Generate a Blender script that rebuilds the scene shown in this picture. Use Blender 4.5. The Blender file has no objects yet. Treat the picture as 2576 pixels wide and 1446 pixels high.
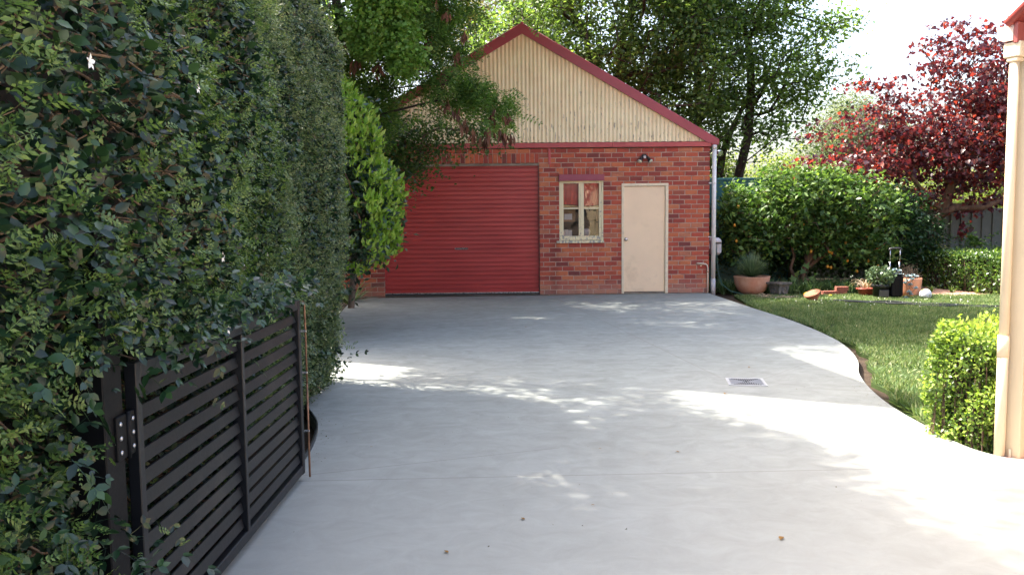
import bpy, bmesh, math, random
import numpy as np
from mathutils import Vector, Matrix
R = math.radians
random.seed(7)
rng = np.random.default_rng(11)
S = bpy.context.scene
C = S.collection

# ------------------------------------------------------------------ camera, sky, sun, exposure
FPX = 2079.0 / 2576.0
pitch, roll = math.atan(175 / 2079), 0.0105
fw = Vector((0, math.cos(pitch), -math.sin(pitch)))
r0 = Vector((1, 0, 0)); u0 = r0.cross(fw)
rt = r0 * math.cos(roll) - u0 * math.sin(roll)
up = u0 * math.cos(roll) + r0 * math.sin(roll)
cd = bpy.data.cameras.new('camera'); cam = bpy.data.objects.new('camera', cd); C.objects.link(cam)
cd.sensor_width = 36; cd.lens = 36 * FPX; cd.clip_start = 0.05; cd.clip_end = 3000
M = Matrix((rt, up, -fw)).transposed().to_4x4(); M.translation = Vector((0, 0, 1.5))
cam.matrix_world = M
S.camera = cam

SUN_EL, SUN_DIR = R(55), Vector((-0.89, 0.46, 0)).normalized()
w = bpy.data.worlds.new('World'); S.world = w; w.use_nodes = True
nt = w.node_tree; nt.nodes.clear()
sky = nt.nodes.new('ShaderNodeTexSky'); sky.sky_type = 'NISHITA'; sky.sun_disc = False
sky.sun_elevation = SUN_EL; sky.sun_rotation = math.atan2(SUN_DIR.x, SUN_DIR.y)
sky.air_density = 1.0; sky.dust_density = 6.0; sky.ozone_density = 0.8
bg = nt.nodes.new('ShaderNodeBackground'); bg.inputs[1].default_value = 0.15
wo = nt.nodes.new('ShaderNodeOutputWorld')
nt.links.new(sky.outputs[0], bg.inputs[0]); nt.links.new(bg.outputs[0], wo.inputs[0])
sl = bpy.data.lights.new('sun', 'SUN'); sl.energy = 4.6; sl.angle = R(0.6); sl.color = (1, 0.93, 0.82)
so = bpy.data.objects.new('sun', sl); C.objects.link(so)
sdir = Vector((SUN_DIR.x * math.cos(SUN_EL), SUN_DIR.y * math.cos(SUN_EL), math.sin(SUN_EL)))
so.rotation_euler = (-sdir).to_track_quat('-Z', 'Y').to_euler(); so.location = (0, 0, 30)
S.view_settings.view_transform = 'Standard'; S.view_settings.look = 'None'
S.view_settings.exposure = 2.25; S.view_settings.gamma = 1
S.cycles.max_bounces = 8; S.cycles.transparent_max_bounces = 12
S.cycles.sample_clamp_indirect = 6

# ------------------------------------------------------------------ object helpers
def tag(o, label, cat=None, group=None, kind=None):
    if label: o['label'] = label
    if cat: o['category'] = cat
    if group: o['group'] = group
    if kind: o['kind'] = kind
    return o
def thing(name, label, cat, loc=(0, 0, 0), rz=0.0, group=None):
    o = bpy.data.objects.new(name, None); C.objects.link(o)
    o.location = loc; o.rotation_euler = (0, 0, rz); o.empty_display_size = 0.2
    return tag(o, label, cat, group)
def link_mesh(name, me, m, parent=None, loc=None):
    o = bpy.data.objects.new(name, me); C.objects.link(o)
    for x in (m if isinstance(m, (list, tuple)) else [m]): me.materials.append(x)
    if parent: o.parent = parent
    if loc: o.location = loc
    return o

class B:
    """bmesh collector: boxes, tubes, lathes, prisms, sheets"""
    def __init__(s): s.b = bmesh.new(); s.mi = 0
    def _f(s, vs, smooth=False):
        try:
            f = s.b.faces.new(vs); f.material_index = s.mi; f.smooth = smooth; return f
        except ValueError: return None
    def box(s, x0, x1, y0, y1, z0, z1, bev=0.0, mtx=None):
        t = bmesh.new(); bmesh.ops.create_cube(t, size=1)
        for v in t.verts:
            v.co = Vector(((x0 + x1) / 2 + v.co.x * (x1 - x0), (y0 + y1) / 2 + v.co.y * (y1 - y0), (z0 + z1) / 2 + v.co.z * (z1 - z0)))
        if bev: bmesh.ops.bevel(t, geom=t.edges[:], offset=bev, segments=1, affect='EDGES')
        s.add(t, mtx); return s
    def add(s, t, mtx=None, smooth=False):
        mp = {}
        for v in t.verts: mp[v] = s.b.verts.new((mtx @ v.co) if mtx else v.co)
        for f in t.faces:
            g = s._f([mp[v] for v in f.verts], smooth or f.smooth)
        t.free()
    def tube(s, pts, rad, n=8, cap=True, flat=1.0):
        pts = [Vector(p) for p in pts]
        rad = rad if isinstance(rad, (list, tuple)) else [rad] * len(pts)
        rings = []; prev = None
        for i, p in enumerate(pts):
            d = (pts[min(i + 1, len(pts) - 1)] - pts[max(i - 1, 0)])
            if d.length < 1e-9: d = Vector((0, 0, 1))
            d.normalize()
            if prev is None:
                a = Vector((0, 0, 1)) if abs(d.z) < 0.9 else Vector((1, 0, 0))
                x = d.cross(a).normalized()
            else: x = (prev - d * prev.dot(d)).normalized()
            y = d.cross(x); prev = x
            rings.append([s.b.verts.new(p + (x * math.cos(k * 2 * math.pi / n) + y * math.sin(k * 2 * math.pi / n) * flat) * rad[i]) for k in range(n)])
        for a, b in zip(rings, rings[1:]):
            for k in range(n): s._f([a[k], a[(k + 1) % n], b[(k + 1) % n], b[k]], True)
        if cap:
            s._f(rings[0][::-1]); s._f(rings[-1])
        return s
    def lathe(s, prof, c=(0, 0, 0), n=32, wob=0.0, mtx=None):
        rings = []
        for (r, z) in prof:
            ring = []
            for k in range(n):
                a = k * 2 * math.pi / n; rr = r * (1 + wob * math.sin(3 * a + z * 9))
                p = Vector((rr * math.cos(a), rr * math.sin(a), z))
                if mtx: p = mtx @ p
                ring.append(s.b.verts.new(p + Vector(c)))
            rings.append(ring)
        for a, b in zip(rings, rings[1:]):
            for k in range(n): s._f([a[k], a[(k + 1) % n], b[(k + 1) % n], b[k]], True)
        s._f(rings[0][::-1]); s._f(rings[-1])
        return s
    def quad(s, *p):
        s._f([s.b.verts.new(q) for q in p]); return s
    def prism(s, poly, z0, z1):
        lo = [s.b.verts.new((x, y, z0)) for x, y in poly]; hi = [s.b.verts.new((x, y, z1)) for x, y in poly]
        s._f(hi); s._f(lo[::-1]); n = len(poly)
        for k in range(n): s._f([lo[k], lo[(k + 1) % n], hi[(k + 1) % n], hi[k]])
        return s
    def obj(s, name, m, parent=None, loc=None, sub=None):
        me = bpy.data.meshes.new(name)
        bmesh.ops.recalc_face_normals(s.b, faces=s.b.faces[:]) if sub != 'raw' else None
        s.b.to_mesh(me); s.b.free()
        return link_mesh(name, me, m, parent, loc)

# ------------------------------------------------------------------ numpy mesh for foliage
def np_mesh(name, parts):
    """parts: list of (verts (n,3), faces (m,k), material index)"""
    vs, loops, sizes, mis = [], [], [], []; off = 0
    for v, f, mi in parts:
        if len(v) == 0: continue
        vs.append(v); loops.append((f + off).ravel()); sizes.append(np.full(len(f), f.shape[1])); mis.append(np.full(len(f), mi)); off += len(v)
    v = np.concatenate(vs); l = np.concatenate(loops); sz = np.concatenate(sizes); mi = np.concatenate(mis)
    me = bpy.data.meshes.new(name)
    me.vertices.add(len(v)); me.vertices.foreach_set('co', v.astype(np.float32).ravel())
    me.loops.add(len(l)); me.loops.foreach_set('vertex_index', l.astype(np.int32))
    me.polygons.add(len(sz)); st = np.concatenate([[0], np.cumsum(sz)[:-1]])
    me.polygons.foreach_set('loop_start', st.astype(np.int32))
    me.polygons.foreach_set('material_index', mi.astype(np.int32))
    me.update(calc_edges=True); me.validate(verbose=False)
    return me
def nrm(a): return a / np.maximum(np.linalg.norm(a, axis=-1, keepdims=True), 1e-9)
def frames(axis, normal):
    a = nrm(axis); n = nrm(normal - a * np.sum(normal * a, -1, keepdims=True)); s = np.cross(a, n)
    return np.stack([s, a, n], axis=-1)            # columns side, along, normal
def inst(tv, tf, F, P, scale):
    """tv (n,3) template, F (N,3,3), P (N,3), scale (N,) or (N,3)"""
    sc = scale if scale.ndim == 2 else np.repeat(scale[:, None], 3, 1)
    v = np.einsum('nij,nkj->nki', F, tv[None] * sc[:, None, :]) + P[:, None, :]
    N, n = len(P), len(tv)
    f = tf[None] + (np.arange(N) * n)[:, None, None]
    return v.reshape(-1, 3), f.reshape(-1, tf.shape[1])
LEAF4 = (np.array([[0, 0, 0], [0.30, 0.45, 0.07], [0, 1, -0.05], [-0.30, 0.45, 0.07], [0, .5, 0]]), np.array([[0, 1, 4], [1, 2, 4], [2, 3, 4], [3, 0, 4]]))
LEAF2 = (np.array([[0, 0, 0], [0.30, 0.48, 0.10], [0, 1, 0], [-0.30, 0.48, 0.10]]), np.array([[0, 1, 2], [0, 2, 3]]))
_v = [[0, 0, 0], [0, .33, -.01], [0, .7, -.03], [0, 1, -.1], [.24, .25, .05], [.25, .62, .035], [-.24, .25, .05], [-.25, .62, .035]]
LEAF8 = (np.array(_v, float), np.array([[0, 4, 1, 0], [0, 1, 6, 0], [1, 4, 5, 2], [6, 1, 2, 7], [2, 5, 3, 2], [7, 2, 3, 7]]))
def leaf8():
    v = np.array(_v, float)
    t = np.array([[0, 4, 1], [0, 1, 6], [1, 4, 5], [1, 5, 2], [6, 1, 2], [6, 2, 7], [2, 5, 3], [7, 2, 3]])
    return v, t
LEAF8 = leaf8()
def pinnate(n_pairs, ll, lw, spread=1.0, curve=-0.25, base=LEAF2):
    """a compound leaf of unit length along +y: stalk and leaflets"""
    V, Fc = [], []; off = 0
    lv, lf = base
    for i in range(n_pairs * 2 + 1):
        if i == n_pairs * 2: y, side, ang = 0.86, 0, 0
        else: y = 0.12 + 0.74 * (i // 2) / max(n_pairs - 1, 1) * 0.98; side = 1 if i % 2 else -1; ang = side * R(62 * spread)
        a = -ang
        rot = np.array([[math.cos(a), -math.sin(a), 0], [math.sin(a), math.cos(a), 0], [0, 0, 1]])
        k = ll * (0.75 + 0.25 * math.sin(math.pi * min(y + .1, 1)))
        v = (lv * np.array([lw / 0.6, 1.0, 1.0]) * k) @ rot.T
        v = v + np.array([0, y, curve * y * y]) ; v[:, 2] += -0.12 * np.abs(v[:, 0])
        V.append(v); Fc.append(lf + off); off += len(v)
    wd = 0.008
    st = np.array([[wd, 0, 0], [wd, .5, curve * .25], [0, .95, curve * .9], [-wd, .5, curve * .25], [-wd, 0, 0]])
    V.append(st); Fc.append(np.array([[0, 1, 4], [1, 3, 4], [1, 2, 3]]) + off)
    return np.concatenate(V), np.concatenate(Fc)

def tubes_np(segs, n=5):
    """segs: list of (p0, p1, r0, r1)"""
    if not segs: return np.zeros((0, 3)), np.zeros((0, 4), int)
    p0 = np.array([s[0] for s in segs]); p1 = np.array([s[1] for s in segs])
    r0_ = np.array([s[2] for s in segs]); r1_ = np.array([s[3] for s in segs])
    d = nrm(p1 - p0); a = np.where(np.abs(d[:, 2:3]) < .9, np.array([[0, 0, 1.]]), np.array([[1., 0, 0]]))
    x = nrm(np.cross(d, a)); y = np.cross(d, x)
    k = np.arange(n) * 2 * np.pi / n; c, s_ = np.cos(k), np.sin(k)
    ring = x[:, None] * c[None, :, None] + y[:, None] * s_[None, :, None]
    A = p0[:, None] + ring * r0_[:, None, None]; Bq = p1[:, None] + ring * r1_[:, None, None]
    v = np.concatenate([A, Bq], 1).reshape(-1, 3)
    f = np.array([[i, (i + 1) % n, n + (i + 1) % n, n + i] for i in range(n)])
    f = f[None] + (np.arange(len(segs)) * 2 * n)[:, None, None]
    return v, f.reshape(-1, 4)

def blobs_sample(blobs, n, g, shell=0.5):
    wt = np.array([b[3] * b[4] * b[5] * (b[6] if len(b) > 6 else 1) for b in blobs]); wt = wt / wt.sum()
    k = g.choice(len(blobs), n, p=wt); bb = np.array([b[:6] for b in blobs])[k]
    d = nrm(g.normal(size=(n, 3))); r = g.random(n) ** (1 / 3) * (1 - shell) + shell * g.random(n) ** .12
    return bb[:, :3] + d * bb[:, 3:6] * r[:, None]
def grow(trunk, targets, g, r_tip=0.006, power=2.2, maxr=None, wig=0.12):
    """join every target to the nearest already joined node: a branching skeleton, radii from the number of twigs carried"""
    nodes = [np.array(p, float) for p in trunk]; par = [-1] + list(range(len(trunk) - 1)); depth = [0.0]
    for i in range(1, len(nodes)): depth.append(depth[-1] + np.linalg.norm(nodes[i] - nodes[i - 1]) * .4)
    c0 = nodes[-1]
    order = np.argsort(np.min(np.linalg.norm(targets[:, None] - np.array(nodes)[None], axis=2), axis=1))
    tip = {}
    for t in order:
        P = targets[t]; A = np.array(nodes); D = np.array(depth)
        dist = np.linalg.norm(A - P, axis=1); cost = dist + D * 0.18 + np.where(A[:, 2] > P[2] + .25, .5, 0)
        cost[0] += 5
        j = int(np.argmin(cost)); L = dist[j]
        last = j; m = max(1, int(L / 0.45))
        for q in range(1, m + 1):
            p = A[j] + (P - A[j]) * q / m
            if q < m: p = p + g.normal(size=3) * wig * L / m + np.array([0, 0, .06 * L * math.sin(math.pi * q / m)])
            nodes.append(p); par.append(last); depth.append(depth[last] + L / m); last = len(nodes) - 1
        tip[last] = 1
    cnt = np.zeros(len(nodes)); 
    for k in tip: cnt[k] += 1
    for i in range(len(nodes) - 1, 0, -1): cnt[par[i]] += cnt[i]
    rad = r_tip * np.maximum(cnt, 1) ** (1 / power)
    if maxr: rad = np.minimum(rad, maxr)
    return [(nodes[par[i]], nodes[i], max(rad[i], min(rad[par[i]], rad[i] * 1.35)), rad[i]) for i in range(1, len(nodes))]

def leaves_at(pts, per, sig, size, g, tmpl, droop=0.25, flat=0.6, outw=None, wid=1.0, jit=.3, zsq=1.0):
    n = len(pts); P = np.repeat(pts, per, 0) + g.normal(size=(n * per, 3)) * sig * np.array([1, 1, zsq])
    N = len(P)
    ax = g.normal(size=(N, 3)) * np.array([1, 1, .6]); ax[:, 2] -= droop
    if outw is not None: ax += nrm(P - outw) * .6
    nm = g.normal(size=(N, 3)) * (1 - flat); nm[:, 2] += flat + .1
    sc = size * (1 + jit * g.normal(size=N)).clip(.4, 1.8)
    return inst(tmpl[0], tmpl[1], frames(ax, nm), P, np.stack([sc * wid, sc, sc], 1))

# ------------------------------------------------------------------ materials
def new_mat(name):
    m = bpy.data.materials.new(name); m.use_nodes = True; n = m.node_tree.nodes; n.clear()
    out = n.new('ShaderNodeOutputMaterial'); return m, m.node_tree, n, out
def N(nt, t, **kw):
    x = nt.nodes.new(t)
    for k, v in kw.items():
        if k.startswith('i_'):
            key = k[2:]; x.inputs[int(key) if key.isdigit() else key.replace('_', ' ')].default_value = v
        else: setattr(x, k, v)
    return x
def ramp(nt, stops, fac=None, interp='LINEAR'):
    r = nt.nodes.new('ShaderNodeValToRGB'); e = r.color_ramp.elements; r.color_ramp.interpolation = interp
    while len(e) < len(stops): e.new(0.5)
    for k, (p, c) in enumerate(stops): e[k].position = p; e[k].color = (*c, 1) if len(c) == 3 else c
    if fac is not None: nt.links.new(fac, r.inputs[0])
    return r
def tco(nt, scale=(1, 1, 1), kind='Object', rot=(0, 0, 0)):
    t = nt.nodes.new('ShaderNodeTexCoord'); mp = nt.nodes.new('ShaderNodeMapping')
    mp.inputs['Scale'].default_value = scale; mp.inputs['Rotation'].default_value = rot
    nt.links.new(t.outputs[kind], mp.inputs[0]); return mp.outputs[0]
def noise(nt, vec, scale, detail=6, rough=.6, dist=0):
    x = N(nt, 'ShaderNodeTexNoise'); x.inputs['Scale'].default_value = scale; x.inputs['Detail'].default_value = detail
    x.inputs['Roughness'].default_value = rough; x.inputs['Distortion'].default_value = dist
    nt.links.new(vec, x.inputs['Vector']); return x.outputs['Fac']
def mix(nt, fac, a, b, mode='MIX'):
    m = nt.nodes.new('ShaderNodeMix'); m.data_type = 'RGBA'; m.blend_type = mode
    if isinstance(fac, (int, float)): m.inputs[0].default_value = fac
    else: nt.links.new(fac, m.inputs[0])
    for s, v in ((6, a), (7, b)):
        if isinstance(v, (tuple, list)): m.inputs[s].default_value = (*v[:3], 1)
        else: nt.links.new(v, m.inputs[s])
    return m.outputs[2]
def mth(nt, op, a, b=None, c=None, clamp=False):
    m = nt.nodes.new('ShaderNodeMath'); m.operation = op; m.use_clamp = clamp
    for k, v in enumerate((a, b, c)):
        if v is None: continue
        if isinstance(v, (int, float)): m.inputs[k].default_value = v
        else: nt.links.new(v, m.inputs[k])
    return m.outputs[0]
def bump(nt, h, strength=.3, dist=.01, normal=None):
    b = N(nt, 'ShaderNodeBump'); b.inputs['Strength'].default_value = strength; b.inputs['Distance'].default_value = dist
    nt.links.new(h, b.inputs['Height'])
    if normal: nt.links.new(normal, b.inputs['Normal'])
    return b.outputs[0]
def finish(nt, out, col, rough=.6, metal=0, spec=.5, nor=None):
    p = N(nt, 'ShaderNodeBsdfPrincipled')
    if isinstance(col, (tuple, list)): p.inputs['Base Color'].default_value = (*col[:3], 1)
    else: nt.links.new(col, p.inputs['Base Color'])
    if isinstance(rough, (int, float)): p.inputs['Roughness'].default_value = rough
    else: nt.links.new(rough, p.inputs['Roughness'])
    p.inputs['Metallic'].default_value = metal; p.inputs['Specular IOR Level'].default_value = spec
    if nor: nt.links.new(nor, p.inputs['Normal'])
    nt.links.new(p.outputs[0], out.inputs[0]); return p
def simple(name, col, rough=.6, metal=0, var=.12, scale=6, bstr=.15, spec=.5, dirt=None, fine=60):
    m, t, n, out = new_mat(name); v = tco(t)
    f = noise(t, v, scale); f2 = noise(t, v, fine, 3)
    dk = tuple(c * (1 - var * 1.6) for c in col); lt = tuple(min(1, c * (1 + var)) for c in col)
    r = ramp(t, [(.3, dk), (.7, lt)], f)
    c = r.outputs[0]
    if dirt:
        d = ramp(t, [(.55, (0, 0, 0)), (.72, (1, 1, 1))], noise(t, v, scale * .7, 8, .7))
        c = mix(t, d.outputs[0], c, dirt)
    rr = mth(t, 'MULTIPLY_ADD', f2, .2, rough - .1)
    finish(t, out, c, rr, metal, spec, bump(t, f2, bstr, .003)); return m
def leafmat(name, cols, trans=.35, rough=.4, spec=.5, tcol=(1.3, 1.35, .7)):
    m, t, n, out = new_mat(name)
    g = N(t, 'ShaderNodeNewGeometry')
    r = ramp(t, [(i / max(1, len(cols) - 1), c) for i, c in enumerate(cols)], g.outputs['Random Per Island'])
    p = finish(t, out, r.outputs[0], rough, 0, spec)
    tr = N(t, 'ShaderNodeBsdfTranslucent')
    tc = mix(t, 1.0, r.outputs[0], tcol, 'MULTIPLY'); t.links.new(tc, tr.inputs[0])
    mx = N(t, 'ShaderNodeMixShader'); mx.inputs[0].default_value = trans
    t.links.new(p.outputs[0], mx.inputs[1]); t.links.new(tr.outputs[0], mx.inputs[2]); t.links.new(mx.outputs[0], out.inputs[0])
    return m
def bark(name, a, b, sc=14):
    m, t, n, out = new_mat(name); v = tco(t, (1, 1, .25)); f = noise(t, v, sc, 8, .7)
    r = ramp(t, [(.3, a), (.7, b)], f); finish(t, out, r.outputs[0], .9, 0, .2, bump(t, f, .8, .02)); return m

# driveway concrete: broom-finished, cool grey with trowel arcs, joints to the drain, damp marks
def concrete():
    m, t, n, out = new_mat('drive_concrete'); v = tco(t)
    big = noise(t, tco(t, (.9, 1, 1), rot=(0, 0, .3)), 1.3, 8, .66, .6)
    mid = noise(t, tco(t, (1.0, 1.25, 1), rot=(0, 0, -.25)), 4.5, 8, .7, .9)
    fine = noise(t, v, 140, 3, .7)
    grit = noise(t, v, 420, 2, .6)
    c = ramp(t, [(.25, (.185, .198, .182)), (.5, (.25, .268, .25)), (.78, (.34, .362, .345))], big).outputs[0]
    c = mix(t, .5, c, ramp(t, [(.34, (.17, .178, .158)), (.66, (.34, .362, .345))], mid).outputs[0])
    wv = N(t, 'ShaderNodeTexWave'); wv.wave_type = 'RINGS'; wv.inputs['Scale'].default_value = .55; wv.inputs['Distortion'].default_value = 9
    wv.inputs['Detail'].default_value = 4; wv.inputs['Detail Scale'].default_value = .7; t.links.new(tco(t, (1, 1.2, 1)), wv.inputs[0])
    sw = ramp(t, [(.9, (0, 0, 0)), (1, (1, 1, 1))], wv.outputs['Fac']).outputs[0]
    c = mix(t, mth(t, 'MULTIPLY', sw, .05), c, (.52, .53, .52))
    c = mix(t, mth(t, 'MULTIPLY', ramp(t, [(.62, (0, 0, 0)), (.75, (1, 1, 1))], noise(t, v, .9, 8, .7)).outputs[0], .45), c, (.20, .195, .165))
    # warmer near part of the slab
    sp = N(t, 'ShaderNodeSeparateXYZ'); t.links.new(v, sp.inputs[0])
    nearf = mth(t, 'MULTIPLY', mth(t, 'SUBTRACT', 7.5, sp.outputs[1]), .22, clamp=True)
    c = mix(t, mth(t, 'MULTIPLY', nearf, .55), c, (.385, .385, .345))
    # joints: (x0,y0,x1,y1,width)
    segs = [(.783, 15.6, 1.93, 7.6, .006), (-1.35, 4.66, 4.6, 4.86, .005), (2.30, 7.50, 3.5, 8.9, .004), (2.25, 7.18, 3.15, 6.9, .004), (1.9, 7.2, .2, 6.75, .004), (-1.3, 4.75, .3, 5.3, .004)]
    tot = None
    for x0, y0, x1, y1, wd in segs:
        L = math.hypot(x1 - x0, y1 - y0); dx, dy = (x1 - x0) / L, (y1 - y0) / L
        a = mth(t, 'MULTIPLY_ADD', sp.outputs[0], dx, -x0 * dx - y0 * dy); a = mth(t, 'MULTIPLY_ADD', sp.outputs[1], dy, a)
        q = mth(t, 'MULTIPLY_ADD', sp.outputs[0], -dy, x0 * dy - y0 * dx); q = mth(t, 'ABSOLUTE', mth(t, 'MULTIPLY_ADD', sp.outputs[1], dx, q))
        k = mth(t, 'MULTIPLY', mth(t, 'LESS_THAN', q, wd), mth(t, 'MULTIPLY', mth(t, 'GREATER_THAN', a, 0.0), mth(t, 'LESS_THAN', a, L)))
        tot = k if tot is None else mth(t, 'MAXIMUM', tot, k)
    c = mix(t, mth(t, 'MULTIPLY', tot, .75), c, (.20, .19, .17))
    # damp tint round the drain
    dd = mth(t, 'SQRT', mth(t, 'ADD', mth(t, 'POWER', mth(t, 'SUBTRACT', sp.outputs[0], 2.1), 2), mth(t, 'POWER', mth(t, 'SUBTRACT', sp.outputs[1], 7.4), 2)))
    dr = mth(t, 'MULTIPLY', mth(t, 'SUBTRACT', 1.1, dd), .5, clamp=True)
    c = mix(t, mth(t, 'MULTIPLY', dr, mid), c, (.34, .33, .30))
    c = mix(t, mth(t, 'MULTIPLY', grit, .2), c, (.22, .22, .21))
    h = mth(t, 'ADD', mth(t, 'MULTIPLY', fine, .6), mth(t, 'MULTIPLY', mid, .5))
    h = mth(t, 'SUBTRACT', h, mth(t, 'MULTIPLY', tot, 1.5))
    finish(t, out, c, .82, 0, .3, bump(t, h, .35, .004)); return m
M_conc = concrete()
def brickmat():
    m, t, n, out = new_mat('red_brick'); g = N(t, 'ShaderNodeNewGeometry'); v = tco(t)
    r = ramp(t, [(0, (.13, .05, .05)), (.08, (.22, .055, .048)), (.22, (.34, .07, .05)), (.42, (.45, .095, .058)), (.62, (.52, .135, .065)), (.80, (.58, .205, .09)), (.93, (.50, .21, .12)), (1, (.30, .09, .06))], g.outputs['Random Per Island'])
    c = mix(t, mth(t, 'MULTIPLY', noise(t, v, 26, 6, .7), .55), r.outputs[0], (.30, .06, .045), 'MIX')
    bl = ramp(t, [(.52, (0, 0, 0)), (.68, (1, 1, 1))], noise(t, tco(t, (1, 1, 2.2)), 2.8, 8, .8)).outputs[0]
    c = mix(t, mth(t, 'MULTIPLY', bl, .7), c, (.10, .045, .04))
    lt = ramp(t, [(.66, (0, 0, 0)), (.8, (1, 1, 1))], noise(t, v, 9, 6, .8)).outputs[0]
    c = mix(t, mth(t, 'MULTIPLY', lt, .35), c, (.55, .32, .24))
    # rising damp and salts: the bottom three courses
    sp = N(t, 'ShaderNodeSeparateXYZ'); t.links.new(v, sp.inputs[0])
    low = mth(t, 'MULTIPLY', mth(t, 'SUBTRACT', .34, sp.outputs[2]), 3.2, clamp=True)
    c = mix(t, mth(t, 'MULTIPLY', low, mth(t, 'MULTIPLY', noise(t, v, 5, 6, .7), 1.1)), c, (.36, .24, .19))
    stn = mth(t, 'MULTIPLY', mth(t, 'SUBTRACT', .11, mth(t, 'ABSOLUTE', mth(t, 'ADD', sp.outputs[0], 3.02))), 7, clamp=True)
    stn = mth(t, 'MULTIPLY', stn, mth(t, 'LESS_THAN', sp.outputs[2], 1.0))
    c = mix(t, mth(t, 'MULTIPLY', stn, noise(t, v, 7, 6, .7)), c, (.09, .035, .03))
    f = noise(t, v, 90, 4, .7)
    finish(t, out, c, .82, 0, .3, bump(t, f, .5, .004)); return m
M_brick = brickmat()
M_mortar = simple('mortar', (.44, .32, .26), .9, var=.2, scale=9, dirt=(.2, .13, .11))
def bricktex():
    m, t, n, out = new_mat('side_brick'); v = tco(t, (1, 1, 1))
    b = N(t, 'ShaderNodeTexBrick'); b.inputs['Scale'].default_value = 1; b.inputs['Brick Width'].default_value = .24; b.inputs['Row Height'].default_value = .0909
    b.inputs['Mortar Size'].default_value = .006; b.inputs['Color1'].default_value = (.42, .07, .04, 1); b.inputs['Color2'].default_value = (.28, .05, .035, 1); b.inputs['Mortar'].default_value = (.36, .25, .2, 1)
    s = N(t, 'ShaderNodeSeparateXYZ'); cb = N(t, 'ShaderNodeCombineXYZ'); t.links.new(v, s.inputs[0])
    t.links.new(mth(t, 'ADD', s.outputs[0], s.outputs[1]), cb.inputs[0]); t.links.new(s.outputs[2], cb.inputs[1]); t.links.new(cb.outputs[0], b.inputs[0])
    finish(t, out, b.outputs[0], .85, 0, .3, bump(t, b.outputs['Fac'], -.4, .006)); return m
M_sideb = bricktex()
def creamcorr():
    m, t, n, out = new_mat('cream_cladding'); v = tco(t)
    f = noise(t, v, 3, 6, .6); c = ramp(t, [(.3, (.76, .65, .42)), (.7, (.86, .77, .53))], f).outputs[0]
    sp = N(t, 'ShaderNodeSeparateXYZ'); t.links.new(v, sp.inputs[0])
    st = noise(t, tco(t, (9, 1, .5)), 3.2, 7, .7)
    c = mix(t, mth(t, 'MULTIPLY', ramp(t, [(.45, (0, 0, 0)), (.8, (1, 1, 1))], st).outputs[0], .35), c, (.55, .40, .23))
    # rust-coloured run-off under the roof edge
    d = mth(t, 'SUBTRACT', mth(t, 'MULTIPLY_ADD', mth(t, 'ABSOLUTE', mth(t, 'ADD', sp.outputs[0], 3.62)), -.587, 5.0), sp.outputs[2])
    top = mth(t, 'MULTIPLY', mth(t, 'SUBTRACT', .42, d), 2.4, clamp=True)
    c = mix(t, mth(t, 'MULTIPLY', top, mth(t, 'MULTIPLY', st, .65)), c, (.58, .33, .15))
    # flaked paint: thin upright chips, mostly low on the right
    fl = noise(t, tco(t, (26, 1, 3.2)), 1.5, 3, .55)
    hi = mth(t, 'MULTIPLY_ADD', mth(t, 'SUBTRACT', sp.outputs[2], 2.9), .075, .60)
    lf = mth(t, 'MULTIPLY', mth(t, 'GREATER_THAN', sp.outputs[0], -3.9), mth(t, 'GREATER_THAN', fl, hi))
    c = mix(t, mth(t, 'MULTIPLY', lf, .8), c, (.20, .19, .17))
    finish(t, out, c, .5, 0, .4, bump(t, noise(t, v, 60, 3), .12, .003)); return m
M_cream = creamcorr()
M_red = simple('red_trim_paint', (.42, .07, .075), .5, var=.08, scale=4, dirt=(.50, .14, .12))
M_barge = simple('barge_paint', (.31, .05, .068), .42, var=.06, scale=5)
M_hood = simple('hood_paint', (.27, .05, .085), .45, var=.06, scale=8)
def rollmat():
    m, t, n, out = new_mat('roller_door_paint'); v = tco(t)
    f = noise(t, tco(t, (.4, 1, 2)), 2.2, 6, .6); c = ramp(t, [(.3, (.34, .042, .042)), (.7, (.45, .062, .060))], f).outputs[0]
    sc = ramp(t, [(.66, (0, 0, 0)), (.76, (1, 1, 1))], noise(t, tco(t, (.6, 1, 5)), 6, 8, .8)).outputs[0]
    sp = N(t, 'ShaderNodeSeparateXYZ'); t.links.new(v, sp.inputs[0])
    low = mth(t, 'MULTIPLY', mth(t, 'SUBTRACT', 1.1, sp.outputs[2]), .8, clamp=True)
    c = mix(t, mth(t, 'MULTIPLY', mth(t, 'MULTIPLY', sc, low), .6), c, (.50, .26, .26))
    finish(t, out, c, .38, 0, .5, bump(t, noise(t, v, 4, 3), .15, .01)); return m
M_roll = rollmat()
M_door = simple('door_paint', (.82, .65, .455), .45, var=.03, scale=2.5, dirt=(.66, .52, .36), fine=30)
M_dframe = simple('frame_paint', (.74, .65, .48), .5, var=.07, scale=9, dirt=(.55, .47, .35))
def flaky():
    m, t, n, out = new_mat('flaking_window_paint'); v = tco(t)
    f = noise(t, tco(t, (1.6, 1, .8)), 17, 8, .72); sp = N(t, 'ShaderNodeSeparateXYZ'); t.links.new(v, sp.inputs[0])
    low = mth(t, 'MULTIPLY', mth(t, 'SUBTRACT', 1.35, sp.outputs[2]), .32, clamp=True)
    k = mth(t, 'GREATER_THAN', mth(t, 'ADD', f, low), .62)
    c = mix(t, mth(t, 'MULTIPLY', noise(t, v, 40), .3), (.74, .68, .46), (.62, .55, .36))
    c = mix(t, k, c, mix(t, noise(t, v, 50), (.20, .21, .20), (.42, .42, .38)))
    finish(t, out, c, .6, 0, .3, bump(t, k, -.5, .003)); return m
M_flaky = flaky()
M_pipe = simple('painted_pipe', (.70, .69, .68), .5, var=.08, scale=4, dirt=(.58, .50, .42))
M_cond = simple('cream_conduit', (.66, .55, .44), .5, var=.1)
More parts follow.
